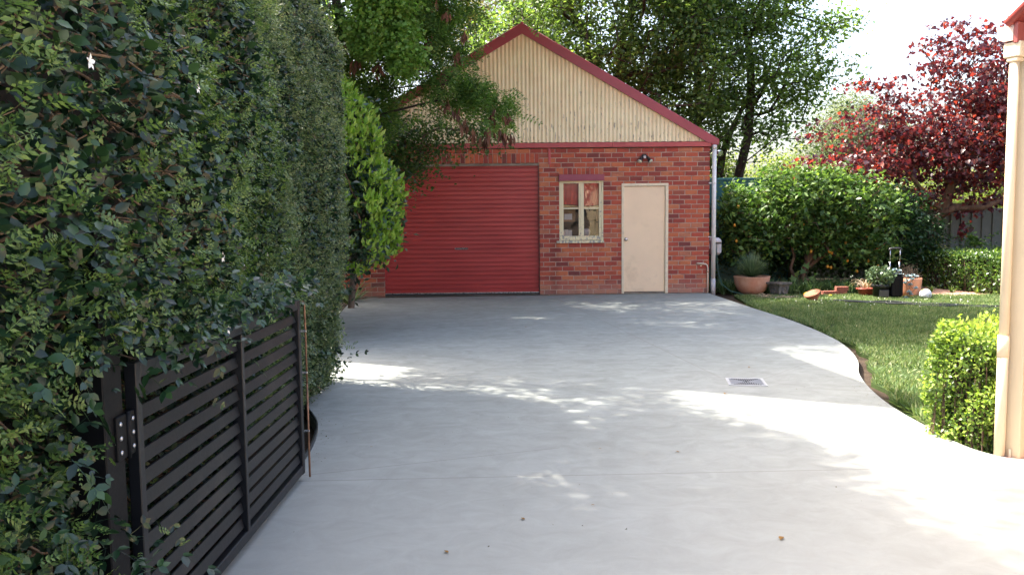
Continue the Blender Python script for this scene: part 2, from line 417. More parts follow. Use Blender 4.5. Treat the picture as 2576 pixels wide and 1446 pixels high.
M_black = simple('black_plastic', (.018, .019, .022), .4, var=.2)
M_gate = simple('charcoal_powdercoat', (.009, .0095, .012), .4, var=.15, scale=3, dirt=(.03, .027, .025), bstr=.06, spec=.35)
M_post = simple('gate_post_coat', (.005, .005, .006), .5, var=.2, scale=3, spec=.15)
M_steel = simple('steel', (.55, .56, .58), .28, metal=.9, var=.1)
M_chrome = simple('chrome', (.50, .50, .54), .25, metal=1, var=.05)
M_rust = simple('rusty_rod', (.28, .15, .09), .55, metal=.4, var=.3, scale=20)
def glassmat():
    m, t, n, out = new_mat('window_glass'); g = N(t, 'ShaderNodeBsdfGlossy'); g.inputs['Roughness'].default_value = .02
    tr = N(t, 'ShaderNodeBsdfTransparent'); fr = N(t, 'ShaderNodeFresnel'); fr.inputs[0].default_value = 1.6
    b = bump(t, noise(t, tco(t), 4, 2), .12, .02); t.links.new(b, g.inputs['Normal'])
    mx = N(t, 'ShaderNodeMixShader'); t.links.new(mth(t, 'MULTIPLY_ADD', fr.outputs[0], 1.2, .02), mx.inputs[0]); t.links.new(tr.outputs[0], mx.inputs[1]); t.links.new(g.outputs[0], mx.inputs[2])
    t.links.new(mx.outputs[0], out.inputs[0]); return m
M_glass = glassmat()
def terra(name, base, salt, red):
    m, t, n, out = new_mat(name); v = tco(t)
    c = mix(t, ramp(t, [(.35, (0, 0, 0)), (.65, (1, 1, 1))], noise(t, tco(t, (1, 1, .6)), 5, 7, .65)).outputs[0], base, salt)
    c = mix(t, mth(t, 'MULTIPLY', ramp(t, [(.55, (0, 0, 0)), (.7, (1, 1, 1))], noise(t, v, 9, 8, .8)).outputs[0], .7), c, red)
    finish(t, out, c, .85, 0, .2, bump(t, noise(t, v, 50), .3, .004)); return m
M_terraA = terra('salted_terracotta', (.50, .22, .14), (.62, .38, .28), (.42, .12, .06))
M_terraB = terra('warm_terracotta', (.58, .20, .09), (.62, .32, .21), (.46, .15, .07))
M_terraC = terra('plain_terracotta', (.34, .12, .07), (.38, .16, .10), (.27, .09, .055))
M_stone = simple('mossy_stone', (.12, .115, .105), .95, var=.4, scale=14, dirt=(.28, .2, .12), bstr=.8)
M_soil = simple('soil', (.045, .030, .022), .95, var=.5, scale=8, bstr=1.0, fine=40)
M_slab = simple('old_slab', (.26, .23, .19), .9, var=.25, scale=5, dirt=(.14, .11, .08), bstr=.6)
M_lemon = simple('lemon_skin', (.55, .24, .02), .45, var=.1, scale=20)
M_yel = simple('yellow_plastic', (.85, .55, .01), .4, var=.1)

# ------------------------------------------------------------------ ground, lawn, driveway
def sheet(name, m, poly, z, kind='structure', res=None):
    b = B(); b._f([b.b.verts.new((x, y, z)) for x, y in poly]); o = b.obj(name, m); return tag(o, None, kind=kind)
def groundmat():
    m, t, n, out = new_mat('garden_soil'); v = tco(t)
    c = ramp(t, [(.3, (.03, .02, .015)), (.55, (.065, .045, .03)), (.75, (.13, .10, .06))], noise(t, v, 5, 10, .75)).outputs[0]
    finish(t, out, c, .95, 0, .2, bump(t, noise(t, v, 22, 8, .8), 1, .03)); return m
M_ground = groundmat()
sheet('ground', M_ground, [(-600, -600), (600, -600), (600, 600), (-600, 600)], -.075)
right = [(3.86, 16.02), (3.83, 15.9), (3.913, 13.31), (3.99, 11.675), (3.93, 10.223), (3.80, 9.314), (3.56, 8.436), (3.29, 7.761), (3.12, 7.183), (3.0, 6.604), (2.945, 6.141), (2.93, 5.795), (2.915, 5.46), (2.93, 5.2), (2.99, 5.04), (3.05, 4.95)]
left = [(-1.30, -8), (-1.30, 5.0), (-1.33, 5.23), (-1.36, 5.5), (-1.42, 5.85), (-1.5, 6.1), (-1.66, 6.5), (-1.9, 7.2), (-2.25, 9.5), (-2.55, 11.6), (-2.70, 12.57), (-2.85, 13.98), (-2.95, 15.3), (-2.72, 15.80)]
def smooth(p, k=3):
    out = []
    for i in range(len(p) - 1):
        p0 = p[max(i - 1, 0)]; p1 = p[i]; p2 = p[i + 1]; p3 = p[min(i + 2, len(p) - 1)]
        for j in range(k):
            t = j / k
            out.append(tuple(.5 * ((2 * p1[a]) + (-p0[a] + p2[a]) * t + (2 * p0[a] - 5 * p1[a] + 4 * p2[a] - p3[a]) * t * t + (-p0[a] + 3 * p1[a] - 3 * p2[a] + p3[a]) * t ** 3) for a in (0, 1)))
    out.append(p[-1]); return out
rs = [right[0]] + smooth(right[1:], 4)
lsm = smooth(left[1:], 4)
drive_poly = [left[0]] + lsm + [(3.6, 16.10)] + rs + [(5.3, .8), (9.0, -6), (9, -8)]
tag(B().prism(drive_poly, -.12, 0).obj('driveway', M_conc), None, kind='structure')
sheet('slab_strip', M_slab, [(-3.42, 15.70), (-2.6, 15.78), (-2.6, 15.99), (.52, 16.06), (3.8, 16.12), (3.8, 16.4), (-3.42, 16.2)], .004)
tag(bpy.data.objects['slab_strip'], None, kind='structure')

def lawnmat():
    m, t, n, out = new_mat('lawn_thatch'); v = tco(t)
    c = ramp(t, [(.3, (.035, .045, .018)), (.6, (.055, .09, .028)), (.8, (.10, .12, .045))], noise(t, v, 4, 9, .75)).outputs[0]
    finish(t, out, c, .95, 0, .1, bump(t, noise(t, v, 60, 5, .8), 1, .02)); return m
M_lawn = lawnmat()
lawn_in = [(x + .10 + .07 * math.sin(y * 5.1) * math.sin(y * 2.3 + 1) + (.05 if 7.6 < y < 9 else 0), y) for x, y in smooth(right[2:14], 4)]
lawn_poly = [(4.25, 15.75)] + lawn_in + [(3.3, 5.4), (5.0, 6.0), (14, 9), (14, 15.0), (9.4, 15.1), (8.2, 15.35), (7.4, 15.5), (5.6, 15.65)]
tag(B().prism(lawn_poly[::-1], -.1, -.035).obj('lawn', M_lawn), None, kind='structure')
def in_poly(px, py, poly):
    ins = np.zeros(len(px), bool); n = len(poly)
    for i in range(n):
        x0, y0 = poly[i]; x1, y1 = poly[(i + 1) % n]
        if y0 == y1: continue
        c = ((y0 > py) != (y1 > py)) & (px < (x1 - x0) * (py - y0) / (y1 - y0) + x0); ins ^= c
    return ins
def vnoise(x, y, s, seed=0):
    r = np.random.default_rng(seed); g = r.random((64, 64)); x = x * s; y = y * s
    xi = np.floor(x).astype(int); yi = np.floor(y).astype(int); fx = x - xi; fy = y - yi
    fx = fx * fx * (3 - 2 * fx); fy = fy * fy * (3 - 2 * fy)
    G = lambda a, b: g[a % 64, b % 64]
    return (G(xi, yi) * (1 - fx) + G(xi + 1, yi) * fx) * (1 - fy) + (G(xi, yi + 1) * (1 - fx) + G(xi + 1, yi + 1) * fx) * fy
M_grass = leafmat('grass_blades', [(.055, .105, .038), (.095, .16, .058), (.14, .21, .08), (.185, .255, .105), (.32, .32, .19)], .3, .5, .3)
def patchy(m):      # worn and lush patches across the lawn
    t = m.node_tree; v = tco(t); k = noise(t, v, 1.6, 6, .7); cr = [n for n in t.nodes if n.type == 'VALTORGB'][0]
    r = ramp(t, [(.36, (.62, .60, .52)), (.5, (1, 1, 1)), (.66, (1.25, 1.15, 1.05))], k)
    c = mix(t, 1.0, cr.outputs[0], r.outputs[0], 'MULTIPLY')
    for n in t.nodes:
        if n.type == 'BSDF_PRINCIPLED': t.links.new(c, n.inputs['Base Color'])
patchy(M_grass)
def grass():
    g = np.random.default_rng(3); n = 330000
    y = 5.2 + (16 - 5.2) * g.random(n) ** 1.25; x = 2.8 + g.random(n) * 7
    k = in_poly(x, y, lawn_poly) & (x < y * .66 + .15) & ((vnoise(x, y, 1.6, 5) * .6 + vnoise(x, y, 6, 6) * .5) > .24)
    bare = ((x - 3.75) ** 2 / .10 + (y - 7.9) ** 2 / .22) < 1
    k &= ~bare | (g.random(n) < .15)
    x, y = x[k], y[k]; n = len(x)
    h = (.022 + .03 * vnoise(x, y, 2.2, 9) + .03 * g.random(n)) * (1 + .9 * (y < 7) * (x > y * .47))
    ax = g.normal(size=(n, 3)) * .55; ax[:, 2] = 1
    tv = np.array([[-.5, 0, 0], [.5, 0, 0], [.3, .6, .12], [0, 1, .4]]); tf = np.array([[0, 1, 2], [0, 2, 3]])
    wd = (.0032 + .0006 * y) * (.7 + .6 * g.random(n))
    v, f = inst(tv, tf, frames(ax, g.normal(size=(n, 3))), np.stack([x, y, np.full(n, -.036)], 1), np.stack([wd, h, h], 1))
    tag(link_mesh('grass', np_mesh('grass', [(v, f, 0)]), M_grass), None, kind='stuff')
grass()
M_clover = simple('clover_flower', (.75, .74, .66), .7)
def clover():
    g = np.random.default_rng(8); n = 46
    x = 6.6 + g.normal(size=n) * .75; y = 14.0 + g.normal(size=n) * .45
    b = B()
    for a, c in zip(x, y):
        if c > 14.9: continue
        b.lathe([(.002, -.03), (.002, .005), (.009, .01), (.007, .02), (.002, .023)], (a, c, 0), 6)
    tag(b.obj('clover_flowers', M_clover), None, kind='stuff')
clover()
# brick path beyond the lawn
def pathmat():
    m, t, n, out = new_mat('path_bricks'); v = tco(t, rot=(0, 0, .5))
    b = N(t, 'ShaderNodeTexBrick'); b.inputs['Scale'].default_value = 1; b.inputs['Brick Width'].default_value = .23; b.inputs['Row Height'].default_value = .115; b.inputs['Mortar Size'].default_value = .006
    b.inputs['Color1'].default_value = (.42, .20, .13, 1); b.inputs['Color2'].default_value = (.34, .15, .10, 1); b.inputs['Mortar'].default_value = (.2, .15, .11, 1); t.links.new(v, b.inputs[0])
    finish(t, out, mix(t, noise(t, v, 8), b.outputs[0], (.45, .30, .22)), .9, 0, .2, bump(t, b.outputs['Fac'], -.5, .01)); return m
sheet('path', pathmat(), [(7.2, 15.55), (9.6, 15.12), (14, 15.0), (14, 16.0), (9.5, 16.3), (8.9, 18.5), (7.9, 18.5), (7.6, 16.6)], -.03)
# curved black edging on the left
b = B(); ep = [(-1.305, 4.9)] + [(x + .012, y) for x, y in smooth(left[2:8], 4)]
for (x0, y0), (x1, y1) in zip(ep, ep[1:]): b.quad((x0, y0, -.06), (x1, y1, -.06), (x1, y1, .035), (x0, y0, .035)); b.quad((x0 - .012, y0, .035), (x0, y0, .035), (x1, y1, .035), (x1 - .012, y1, .035))
tag(b.obj('garden_edging', M_black), 'curved black edging strip between the garden bed and the concrete', 'edging')

# ------------------------------------------------------------------ the brick shed (local: x along the front, right corner 0; y inwards; z up)
shed = thing('brick_shed', 'red brick shed with a cream corrugated gable, red roller door and cream side door', 'shed', (3.86, 16.15, 0), R(1.2))
W0, APX, SL = -7.32, -3.62, .587
HC = 2.82 / 31
OPEN = [(-6.34, -3.315, -.2, 2.545), (-2.93, -2.07, 1.036, 2.25), (-1.715, -.81, -.2, 2.137)]
SOLD = [(-6.52, -3.315, 2.545, 2.735), (-2.93, -2.07, 2.25, 2.45)]
def cut(ivs, a, b):
    o = []
    for x0, x1 in ivs:
        if b <= x0 or a >= x1: o.append((x0, x1)); continue
        if a > x0: o.append((x0, a))
        if b < x1: o.append((b, x1))
    return o
def brick(b, x0, x1, z0, z1, y1=.11):
    j = lambda s=.0022: random.uniform(-s, s)
    p = random.uniform(-.0025, .002); e = .0045
    fr = [(x0 + j(), z0 + j()), (x1 + j(), z0 + j()), (x1 + j(), z1 + j()), (x0 + j(), z1 + j())]
    cx, cz = (x0 + x1) / 2, (z0 + z1) / 2
    inn = [b.b.verts.new((x + e * (1 if x < cx else -1), p + j(.001), z + e * (1 if z < cz else -1))) for x, z in fr]
    mid = [b.b.verts.new((x, p + .005, z)) for x, z in fr]
    bk = [b.b.verts.new((x, y1, z)) for x, z in fr]
    b._f(inn)
    for A, Bq in ((inn, mid), (mid, bk)):
        for k in range(4): b._f([A[k], A[(k + 1) % 4], Bq[(k + 1) % 4], Bq[k]])
b = B(); gm = .0066
for c in range(-1, 31):
    z0, z1 = c * HC, (c + 1) * HC; zc = (z0 + z1) / 2
    off = (0 if c % 2 else .12) + random.uniform(-.01, .01)
    iv = [(W0, 0)]
    for x0, x1, a, d in OPEN + SOLD:
        if a < zc < d: iv = cut(iv, x0, x1)
    for x0, x1 in iv:
        e = [x0]; k = math.ceil((x0 - off) / .24) * .24 + off
        while k < x1:
            if k - e[-1] > .07 and x1 - k > .06: e.append(k + random.uniform(-.006, .006))
            k += .24
        e.append(x1)
        for p, q in zip(e, e[1:]):
            brick(b, p + (gm if p > x0 else 0), q - (gm if q < x1 else 0), z0 + gm, z1 - gm)
for x0, x1, z0, z1 in SOLD:
    n_ = round((x1 - x0) / .0885); wdt = (x1 - x0) / n_
    for k in range(n_): brick(b, x0 + k * wdt + gm * .8, x0 + (k + 1) * wdt - gm * .8, z0 + .004, z1 - gm)
wall = b.obj('wall', M_brick, shed, sub='raw')
b = B()     # mortar bed behind the brick faces, split round the openings
xs = sorted({W0 + .01, -.01} | {o[0] for o in OPEN} | {o[1] for o in OPEN})
for x0, x1 in zip(xs, xs[1:]):
    ops = [o for o in OPEN if o[0] <= x0 and o[1] >= x1]; z = -.1
    for o in ops:
        if o[2] > 0: b.box(x0, x1, .006, .105, z, o[2])
        z = o[3] + .004
    b.box(x0, x1, .006, .105, z, 2.815)
b.obj('mortar_bed', M_mortar, wall)
b = B(); b.box(-.112, -.002, .115, 7.2, -.1, 2.9); b.box(W0 + .002, W0 + .112, .115, 7.2, -.1, 2.9); b.box(W0, 0, 7.2, 7.31, -.1, 2.9); b.obj('side_wall', M_sideb, shed)
b = B(); b.box(W0, 0, .12, .2, 2.82, 2.9); b.obj('wall_plate', M_slab, shed)
# inside floor and dark lining
b = B(); b.box(W0 + .12, -.12, .2, 7.1, -.05, .01); b.obj('floor', M_slab, shed)
# gable: corrugated sheet
b = B(); pit = .0762; n8 = 8
xs = np.arange(W0 - .02, .02, pit / n8); prev = None
for x in xs:
    y = -.020 + .0068 * math.cos(2 * math.pi * x / pit)
    zt = 5.15 - abs(x - APX) * SL - .03
    if zt < 2.94: zt = 2.94
    lo = b.b.verts.new((x, y, 2.935 + .004 * math.sin(x * 40))); hi = b.b.verts.new((x, y, zt))
    if prev: b._f([prev[0], lo, hi, prev[1]], True)
    prev = (lo, hi)
b.obj('gable_cladding', M_cream, shed, sub='raw')
b = B(); b._f([b.b.verts.new(p) for p in ((W0, .03, 2.9), (0, .03, 2.9), (APX, .03, 5.02))]); b.obj('gable_backing', M_slab, shed)
b = B(); b.box(W0 - .01, -1.9, -.045, .0, 2.832, 2.925, .004); b.box(-1.897, .012, -.045, .0, 2.831, 2.924, .004); b.obj('fascia', M_red, shed)
b = B(); b.box(-3.137, -3.09, -.02, .0, 2.52, 2.829, .003); b.obj('bracket_strip', M_red, shed)
b = B(); b.box(-3.12, -3.108, -.028, -.02, 2.56, 2.572); b.obj('bolt', M_slab, shed)
# barge boards
def barge(sgn):
    b = B(); xe = APX + sgn * 3.78; t = .19
    a = [(APX, 5.165), (xe, 5.165 - 3.78 * SL), (xe, 5.165 - 3.78 * SL - .045), (xe - sgn * .20, 5.165 - 3.58 * SL - t + .02), (APX, 5.165 - t)]
    f = [b.b.verts.new((x, -.062, z)) for x, z in a]; k = [b.b.verts.new((x, -.036, z)) for x, z in a]
    b._f(f); b._f(k[::-1])
    for i in range(5): b._f([f[i], f[(i + 1) % 5], k[(i + 1) % 5], k[i]])
    # folded top lip
    b.tube([(APX, -.03, 5.172), (xe, -.03, 5.172 - 3.78 * SL)], .018, 6)
    return b.obj('bargeboard', M_barge, shed)
barge(1); barge(-1)
b = B(); b.box(APX - .03, APX + .03, -.066, .2, 5.13, 5.195, .01); b.obj('ridge_cap', M_barge, shed)
for sgn in (1, -1):
    b = B(); xs = np.linspace(0, 3.8, 26)
    n_ = 96
    for i in range(n_):
        y0, y1 = -.03 + i * 7.5 / n_, -.03 + (i + 1) * 7.5 / n_
        h0, h1 = .008 * math.cos(i * 1.7), .008 * math.cos((i + 1) * 1.7)
        b.quad((APX, y0, 5.15 + h0), (APX, y1, 5.15 + h1), (APX + sgn * 3.8, y1, 5.15 - 3.8 * SL + h1), (APX + sgn * 3.8, y0, 5.15 - 3.8 * SL + h0))
    b.obj('roof', M_barge, shed)
b = B(); b.box(.02, .16, -.06, 7.4, 2.86, 2.95, .01); b.obj('gutter', M_barge, shed)
# roller door
def roller():
    b = B(); x0, x1 = -6.335, -3.32; z = .055; per = .0866; prof = []
    while z < 2.54:
        prof += [(z, 0), (z + .052, -.004), (z + .056, .007), (z + .061, .007), (z + .066, -.006), (z + .073, -.006), (z + .079, .007), (z + .084, .006)]
        z += per
    prof = [(min(z, 2.545), y) for z, y in prof]; nx = 14; prev = None
    for z, y in prof:
        row = [b.b.verts.new((x0 + (x1 - x0) * k / nx, .085 + y + .002 * math.sin(k * 1.3 + z * 2), z)) for k in range(nx + 1)]
        if prev:
            for k in range(nx): b._f([prev[k], prev[k + 1], row[k + 1], row[k]])
        prev = row
    return b.obj('roller_door', M_roll, shed, sub='raw')
rd = roller()
b = B(); b.box(-6.335, -3.32, .07, .098, .035, .054, .002); b.obj('bottom_rail', M_steel, rd)
b = B(); b.box(-6.335, -3.32, .072, .096, .012, .034); b.obj('rubber_seal', M_black, rd)
b = B(); b.box(-4.965, -4.71, .068, .078, .895, .927, .003); b.mi = 1; b.box(-4.957, -4.718, .064, .069, .902, .921, .002); lk = b.obj('lock_plate', [M_steel, M_black], rd)
b = B(); b.box(-4.885, -4.877, .058, .065, .903, .92); 
for k, x in enumerate((-4.862, -4.85, -4.838, -4.826, -4.814, -4.80)): b.box(x, x + (.007 if k % 2 else .009), .0632, .0645, .909, .914)
b.obj('lock_key_slot', M_steel, lk)
b = B(); b.box(-3.318, -3.285 - .03, .04, .12, 0, 2.545) ; b.obj('door_guide', M_black, shed)
b = B(); b.box(-6.34, -3.315, .03, .11, 2.50, 2.548); b.obj('lintel_bar', M_slab, shed)
# side door
df = B(); 
df.box(-1.718, -1.668, -.012, .10, .0, 2.085, .004); df.box(-.864, -.806, -.012, .10, .0, 2.085, .004); df.box(-1.718, -.806, -.0135, .10, 2.087, 2.139, .004)
df.box(-1.668, -1.655, .055, .10, .03, 2.085); df.box(-.877, -.864, .055, .10, .03, 2.085)
dfo = df.obj('door_frame', M_dframe, shed)
dl = B().box(-1.664, -.868, .018, .056, .035, 2.078, .002).obj('door', M_door, shed)
b = B(); mt = Matrix.Rotation(R(90), 4, 'X')
b.lathe([(.034, 0), (.034, .006), (.012, .008), (.012, .03), (.028, .036), (.032, .05), (.024, .062), (.006, .064)], (-1.632, .018, 1.06), 20, mtx=mt); b.obj('door_knob', M_chrome, dl)
b = B(); b.box(-1.70, -.82, .0, .11, -.02, .022, .003); b.obj('door_step', M_slab, shed)
# window
wn = B()
wn.box(-2.928, -2.895, .005, .09, 1.04, 2.248, .003); wn.box(-2.105, -2.072, .005, .09, 1.04, 2.248, .003); wn.box(-2.895, -2.105, .005, .09, 2.20, 2.248, .003)
win = wn.obj('window', M_flaky, shed)
b = B(); b.box(-2.985, -2.062, -.045, .10, .998, 1.045, .004); b.obj('sill', M_flaky, win)
for x0, x1 in ((-2.893, -2.503), (-2.497, -2.107)):
    b = B(); t = .048
    b.box(x0, x0 + t, .012, .05, 1.052, 2.197, .004); b.box(x1 - t, x1, .012, .05, 1.052, 2.197, .004)
    b.box(x0 + t, x1 - t, .0125, .0495, 1.052, 1.135, .004); b.box(x0 + t, x1 - t, .0125, .0495, 2.15, 2.197, .004); b.box(x0 + t, x1 - t, .015, .045, 1.655, 1.682, .003)
    s_ = b.obj('sash', M_flaky, win)
    for z0, z1 in ((1.135, 1.655), (1.682, 2.15)):
        B().quad((x0 + t, .030, z0), (x1 - t, .030, z0), (x1 - t, .030, z1), (x0 + t, .030, z1)).obj('pane', M_glass, s_)
b = B(); b.box(-2.511, -2.489, .006, .02, 1.06, 2.19, .003); b.obj('meeting_strip', M_flaky, win)
for z in (1.25, 2.02): B().box(-2.103, -2.09, -.002, .012, z, z + .09, .003).obj('hinge', M_flaky, win)
b = B(); b.box(-2.985 + .05, -2.058, -.055, .0, 2.205, 2.32, .004); b.box(-2.94, -2.056, -.06, .0, 2.196, 2.206); b.obj('window_hood', M_hood, win)
# things on the shelf behind the window
M_dark = simple('dark_interior', (.035, .03, .028), .9); M_card = simple('cardboard', (.30, .19, .10), .9, var=.15); M_paper = simple('paper', (.62, .61, .60), .8, var=.05)
M_roofrefl = simple('reflected_roof_red', (.55, .13, .10), .85, var=.08); M_fascrefl = simple('reflected_fascia', (.62, .46, .22), .6)
ws = thing('window_shelf', 'dark shelf seen through the lower panes of the shed window', 'shelf', (3.86, 16.15, 0), R(1.2))
B().box(-2.95, -2.05, .14, .42, 1.385, 1.41).obj('shelf_board', M_dark, ws); B().box(-2.95, -2.05, .14, .42, 1.04, 1.065).obj('shelf_board', M_dark, ws)
B().box(-2.98, -2.02, .43, .45, .7, 2.4).obj('shelf_back', M_dark, ws); B().box(-2.19, -2.15, .15, .2, 1.066, 1.66).obj('shelf_upright', M_card, ws)
def inside(name, label, cat, b, m, loc=(0, 0, 0)):
    t = thing(name, label, cat, (3.86, 16.15, 0), R(1.2)); b.obj(name + '_body', m, t); return t
cb = thing('cardboard_box', 'brown cardboard box with a white paper label behind the left window panes', 'box', (3.86, 16.15, 0), R(1.2))
B().box(-2.87, -2.60, .16, .36, 1.411, 1.66, .003).obj('carton', M_card, cb); B().box(-2.82, -2.665, .155, .1595, 1.45, 1.565).obj('paper_label', M_paper, cb)
for k in range(3):
    o = B().box(-2.885 + k * .073, -2.816 + k * .073, .15, .33, 1.066, 1.245 + .012 * (k == 1), .003).obj('ring_binder', M_paper)
    o.location = (3.86, 16.15, 0); o.rotation_euler = (0, 0, R(1.2))
    tag(o, ('white folder in the shed window, furthest left of three', 'white folder in the middle of three in the shed window', 'white folder in the shed window, furthest right of three')[k], 'folder', 'folders in the shed window')
fn = thing('desk_fan', 'round grey desk fan behind the lower right window pane', 'fan', (3.86, 16.15, 0), R(1.2))
b = B(); b.lathe([(.01, -.03), (.075, -.02), (.08, 0), (.075, .02), (.01, .03)], (-2.38, .2, 1.20), 20, mtx=mt); b.obj('fan_head', simple('fan_grey', (.42, .44, .47), .4), fn)
b = B(); b.tube([(-2.38, .2, 1.13), (-2.37, .2, 1.08)], .012); b.lathe([(.075, 0), (.07, .02), (.02, .03)], (-2.35, .2, 1.066), 16); b.obj('fan_stand', M_paper, fn)
bl = thing('window_reflection', 'red sheet standing for a roof reflected in the upper window panes, with a yellowish edge', 'reflection', (3.86, 16.15, 0), R(1.2))  # sheet and strip added to stand for a red roof mirrored in the glass
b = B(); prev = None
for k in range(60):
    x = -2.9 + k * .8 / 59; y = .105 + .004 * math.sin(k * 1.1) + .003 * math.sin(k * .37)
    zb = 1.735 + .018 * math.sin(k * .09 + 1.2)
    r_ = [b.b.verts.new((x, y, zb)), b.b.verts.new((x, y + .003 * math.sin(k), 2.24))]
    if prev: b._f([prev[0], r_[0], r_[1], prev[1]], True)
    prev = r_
b.obj('roof_reflection', M_roofrefl, bl)
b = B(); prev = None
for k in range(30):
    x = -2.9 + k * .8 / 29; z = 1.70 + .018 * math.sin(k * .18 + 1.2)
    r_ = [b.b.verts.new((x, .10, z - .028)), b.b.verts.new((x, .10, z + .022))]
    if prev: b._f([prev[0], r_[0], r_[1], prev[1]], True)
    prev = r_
b.obj('fascia_reflection', M_fascrefl, bl)
# downpipe with straps and old shoe; conduit
b = B(); b.tube([(.078, -.02, .28), (.078, -.02, 2.80)], .042, 16); dp = b.obj('downpipe', M_pipe, shed)
b = B(); b.tube([(.078, -.02, -.06), (.078, -.02, .28)], .046, 16); b.obj('pipe_shoe', simple('worn_pipe', (.48, .48, .50), .6, dirt=(.3, .28, .25)), dp)
b = B(); b.tube([(.078, -.02, 2.78), (.078, -.02, 2.86)], .046, 16); b.tube([(.07, -.02, 2.85), (.07, -.02, 2.925)], .03, 12); b.obj('pipe_socket', M_pipe, dp)
for z in (1.08, 2.12):
    b = B(); b.tube([(.078, -.02, z), (.078, -.02, z + .022)], .045, 16); b.box(-.02, .05, -.012, -.004, z, z + .02); b.obj('pipe_strap', M_pipe, dp)
b = B(); b.tube([(-.245, .0, .575), (-.235, -.022, .578), (-.12, -.028, .57), (-.075, -.028, .56), (-.045, -.028, .535), (-.032, -.028, .49), (-.03, -.028, .2), (-.03, -.028, -.02)], .014, 10); cn = b.obj('conduit', M_cond, shed)
b = B(); b.box(-.055, -.005, -.046, -.01, .40, .418); b.box(-.06, -.05, -.012, 0, .40, .42); b.obj('conduit_clip', M_rust, cn)
b = B(); b.lathe([(.012, 0), (.012, .008)], (-.16, .0, .53), 10, mtx=mt); b.obj('screw', M_steel, cn)

# twin floodlight on the wall
fl = thing('twin_floodlight', 'black twin spotlight fixed to the brickwork above the cream door', 'light', (3.86, 16.15, 0), R(1.2))
b = B(); b.lathe([(.045, 0), (.045, .02), (.03, .035)], (-1.285, 0, 2.655), 16, mtx=mt); b.box(-1.325, -1.245, -.07, -.02, 2.645, 2.70, .01); b.obj('mount', M_black, fl)
b = B(); b.lathe([(.026, 0), (.03, .03), (.02, .04)], (-1.285, -.06, 2.635), 14, mtx=mt); b.obj('sensor', simple('sensor_lens', (.5, .5, .52), .3), fl)
for sg in (-1, 1):
    b = B(); c0 = Vector((-1.285 + sg * .035, -.05, 2.66)); c1 = Vector((-1.285 + sg * .10, -.13, 2.56)); d = (c1 - c0).normalized()
    b.tube([c0, c0 + d * .05, c1 - d * .02, c1, c1 + d * .012], [.018, .026, .034, .05, .052], 16); hd = b.obj('lamp_head', M_black, fl)
    b = B(); b.tube([c1 + d * .008, c1 + d * .02, c1 + d * .03], [.046, .044, .02], 16); b.obj('lens', simple('lamp_glass', (.62, .60, .52), .12, metal=.4), hd)
sp_ = thing('side_spotlight', 'small silver spotlight sticking out behind the top of the white downpipe', 'light', (3.86, 16.15, 0), R(1.2))
b = B(); b.tube([(0, .35, 2.76), (.20, .35, 2.76)], .014); b.obj('arm', M_black, sp_)
b = B(); b.tube([(.19, .38, 2.77), (.25, .31, 2.74), (.28, .27, 2.72)], [.025, .05, .062], 16); b.obj('lamp_head', M_steel, sp_)
# hose reel on the side wall, hanging hose
hr = thing('hose_reel', 'grey wall-mounted hose reel behind the downpipe with a green hose hanging from it', 'hose reel', (3.86, 16.15, 0), R(1.2))
M_reel = simple('reel_grey', (.52, .50, .52), .45, var=.1, dirt=(.4, .38, .4)); M_hose = simple('green_hose', (.015, .075, .06), .4)
b = B(); b.box(.125, .33, .28, .62, .72, 1.06, .05); b.obj('reel_case', M_reel, hr); B().box(.0, .13, .38, .52, .84, .94, .004).obj('wall_bracket', M_reel, hr)
b = B(); b.box(.19, .31, .272, .281, .94, .975); b.obj('reel_slot', M_black, hr)
b = B(); b.tube([(.22, .25, .94), (.20, .2, .8), (.20, .16, .6), (.22, .12, .35), (.28, .05, .15), (.40, -.12, .03), (.62, -.22, -.02)], .009, 8); b.obj('hose', M_hose, hr)

# ------------------------------------------------------------------ drain grate in the driveway
gr = thing('drain_grate', 'square white-edged drain grate set into the concrete', 'drain', (2.105, 7.365, 0.004), R(-9))
b = B(); h = .168; q = .142
b.box(-h, h, -h, -q, -.012, .003, .001); b.box(-h, h, q, h, -.012, .003, .001); b.box(-h, -q, -q, q, -.012, .003, .001); b.box(q, h, -q, q, -.012, .003, .001)
b.obj('grate_frame', simple('grate_white', (.42, .42, .43), .5), gr)
def gratemat():
    m, t, n, out = new_mat('grate_plate'); v = tco(t); c = ramp(t, [(.3, (.20, .18, .22)), (.5, (.21, .23, .26)), (.65, (.29, .23, .18)), (.8, (.22, .20, .26))], noise(t, tco(t, (2, 12, 1)), 4, 5)).outputs[0]
    finish(t, out, c, .4, .3, .5); return m
b = B(); b.box(-q, q, -q, q, -.01, .001); b.obj('grate_plate', gratemat(), gr)
b = B()
for k in range(-6, 7):
    x = k * .0185; L = (.125 - abs(k) * .0185) 
    if L > .012:
        y0 = .008 + abs(k) * .0185
        b.box(x - .0062, x + .0062, y0, .134, .0005, .0042); b.box(x - .0062, x + .0062, -.134, -y0, .0005, .0042)
b.obj('slots', simple('grate_hole', (.008, .008, .012), .9), gr)
b = B()
for k in range(-6, 7):
    x = k * .0185 + .00925
    if abs(x) < .12:
        y0 = abs(x); b.box(x - .003, x + .003, y0, .135, .001, .0045); b.box(x - .003, x + .003, -.135, -y0, .001, .0045)
b.obj('bars', simple('grate_bar', (.36, .36, .37), .5), gr)

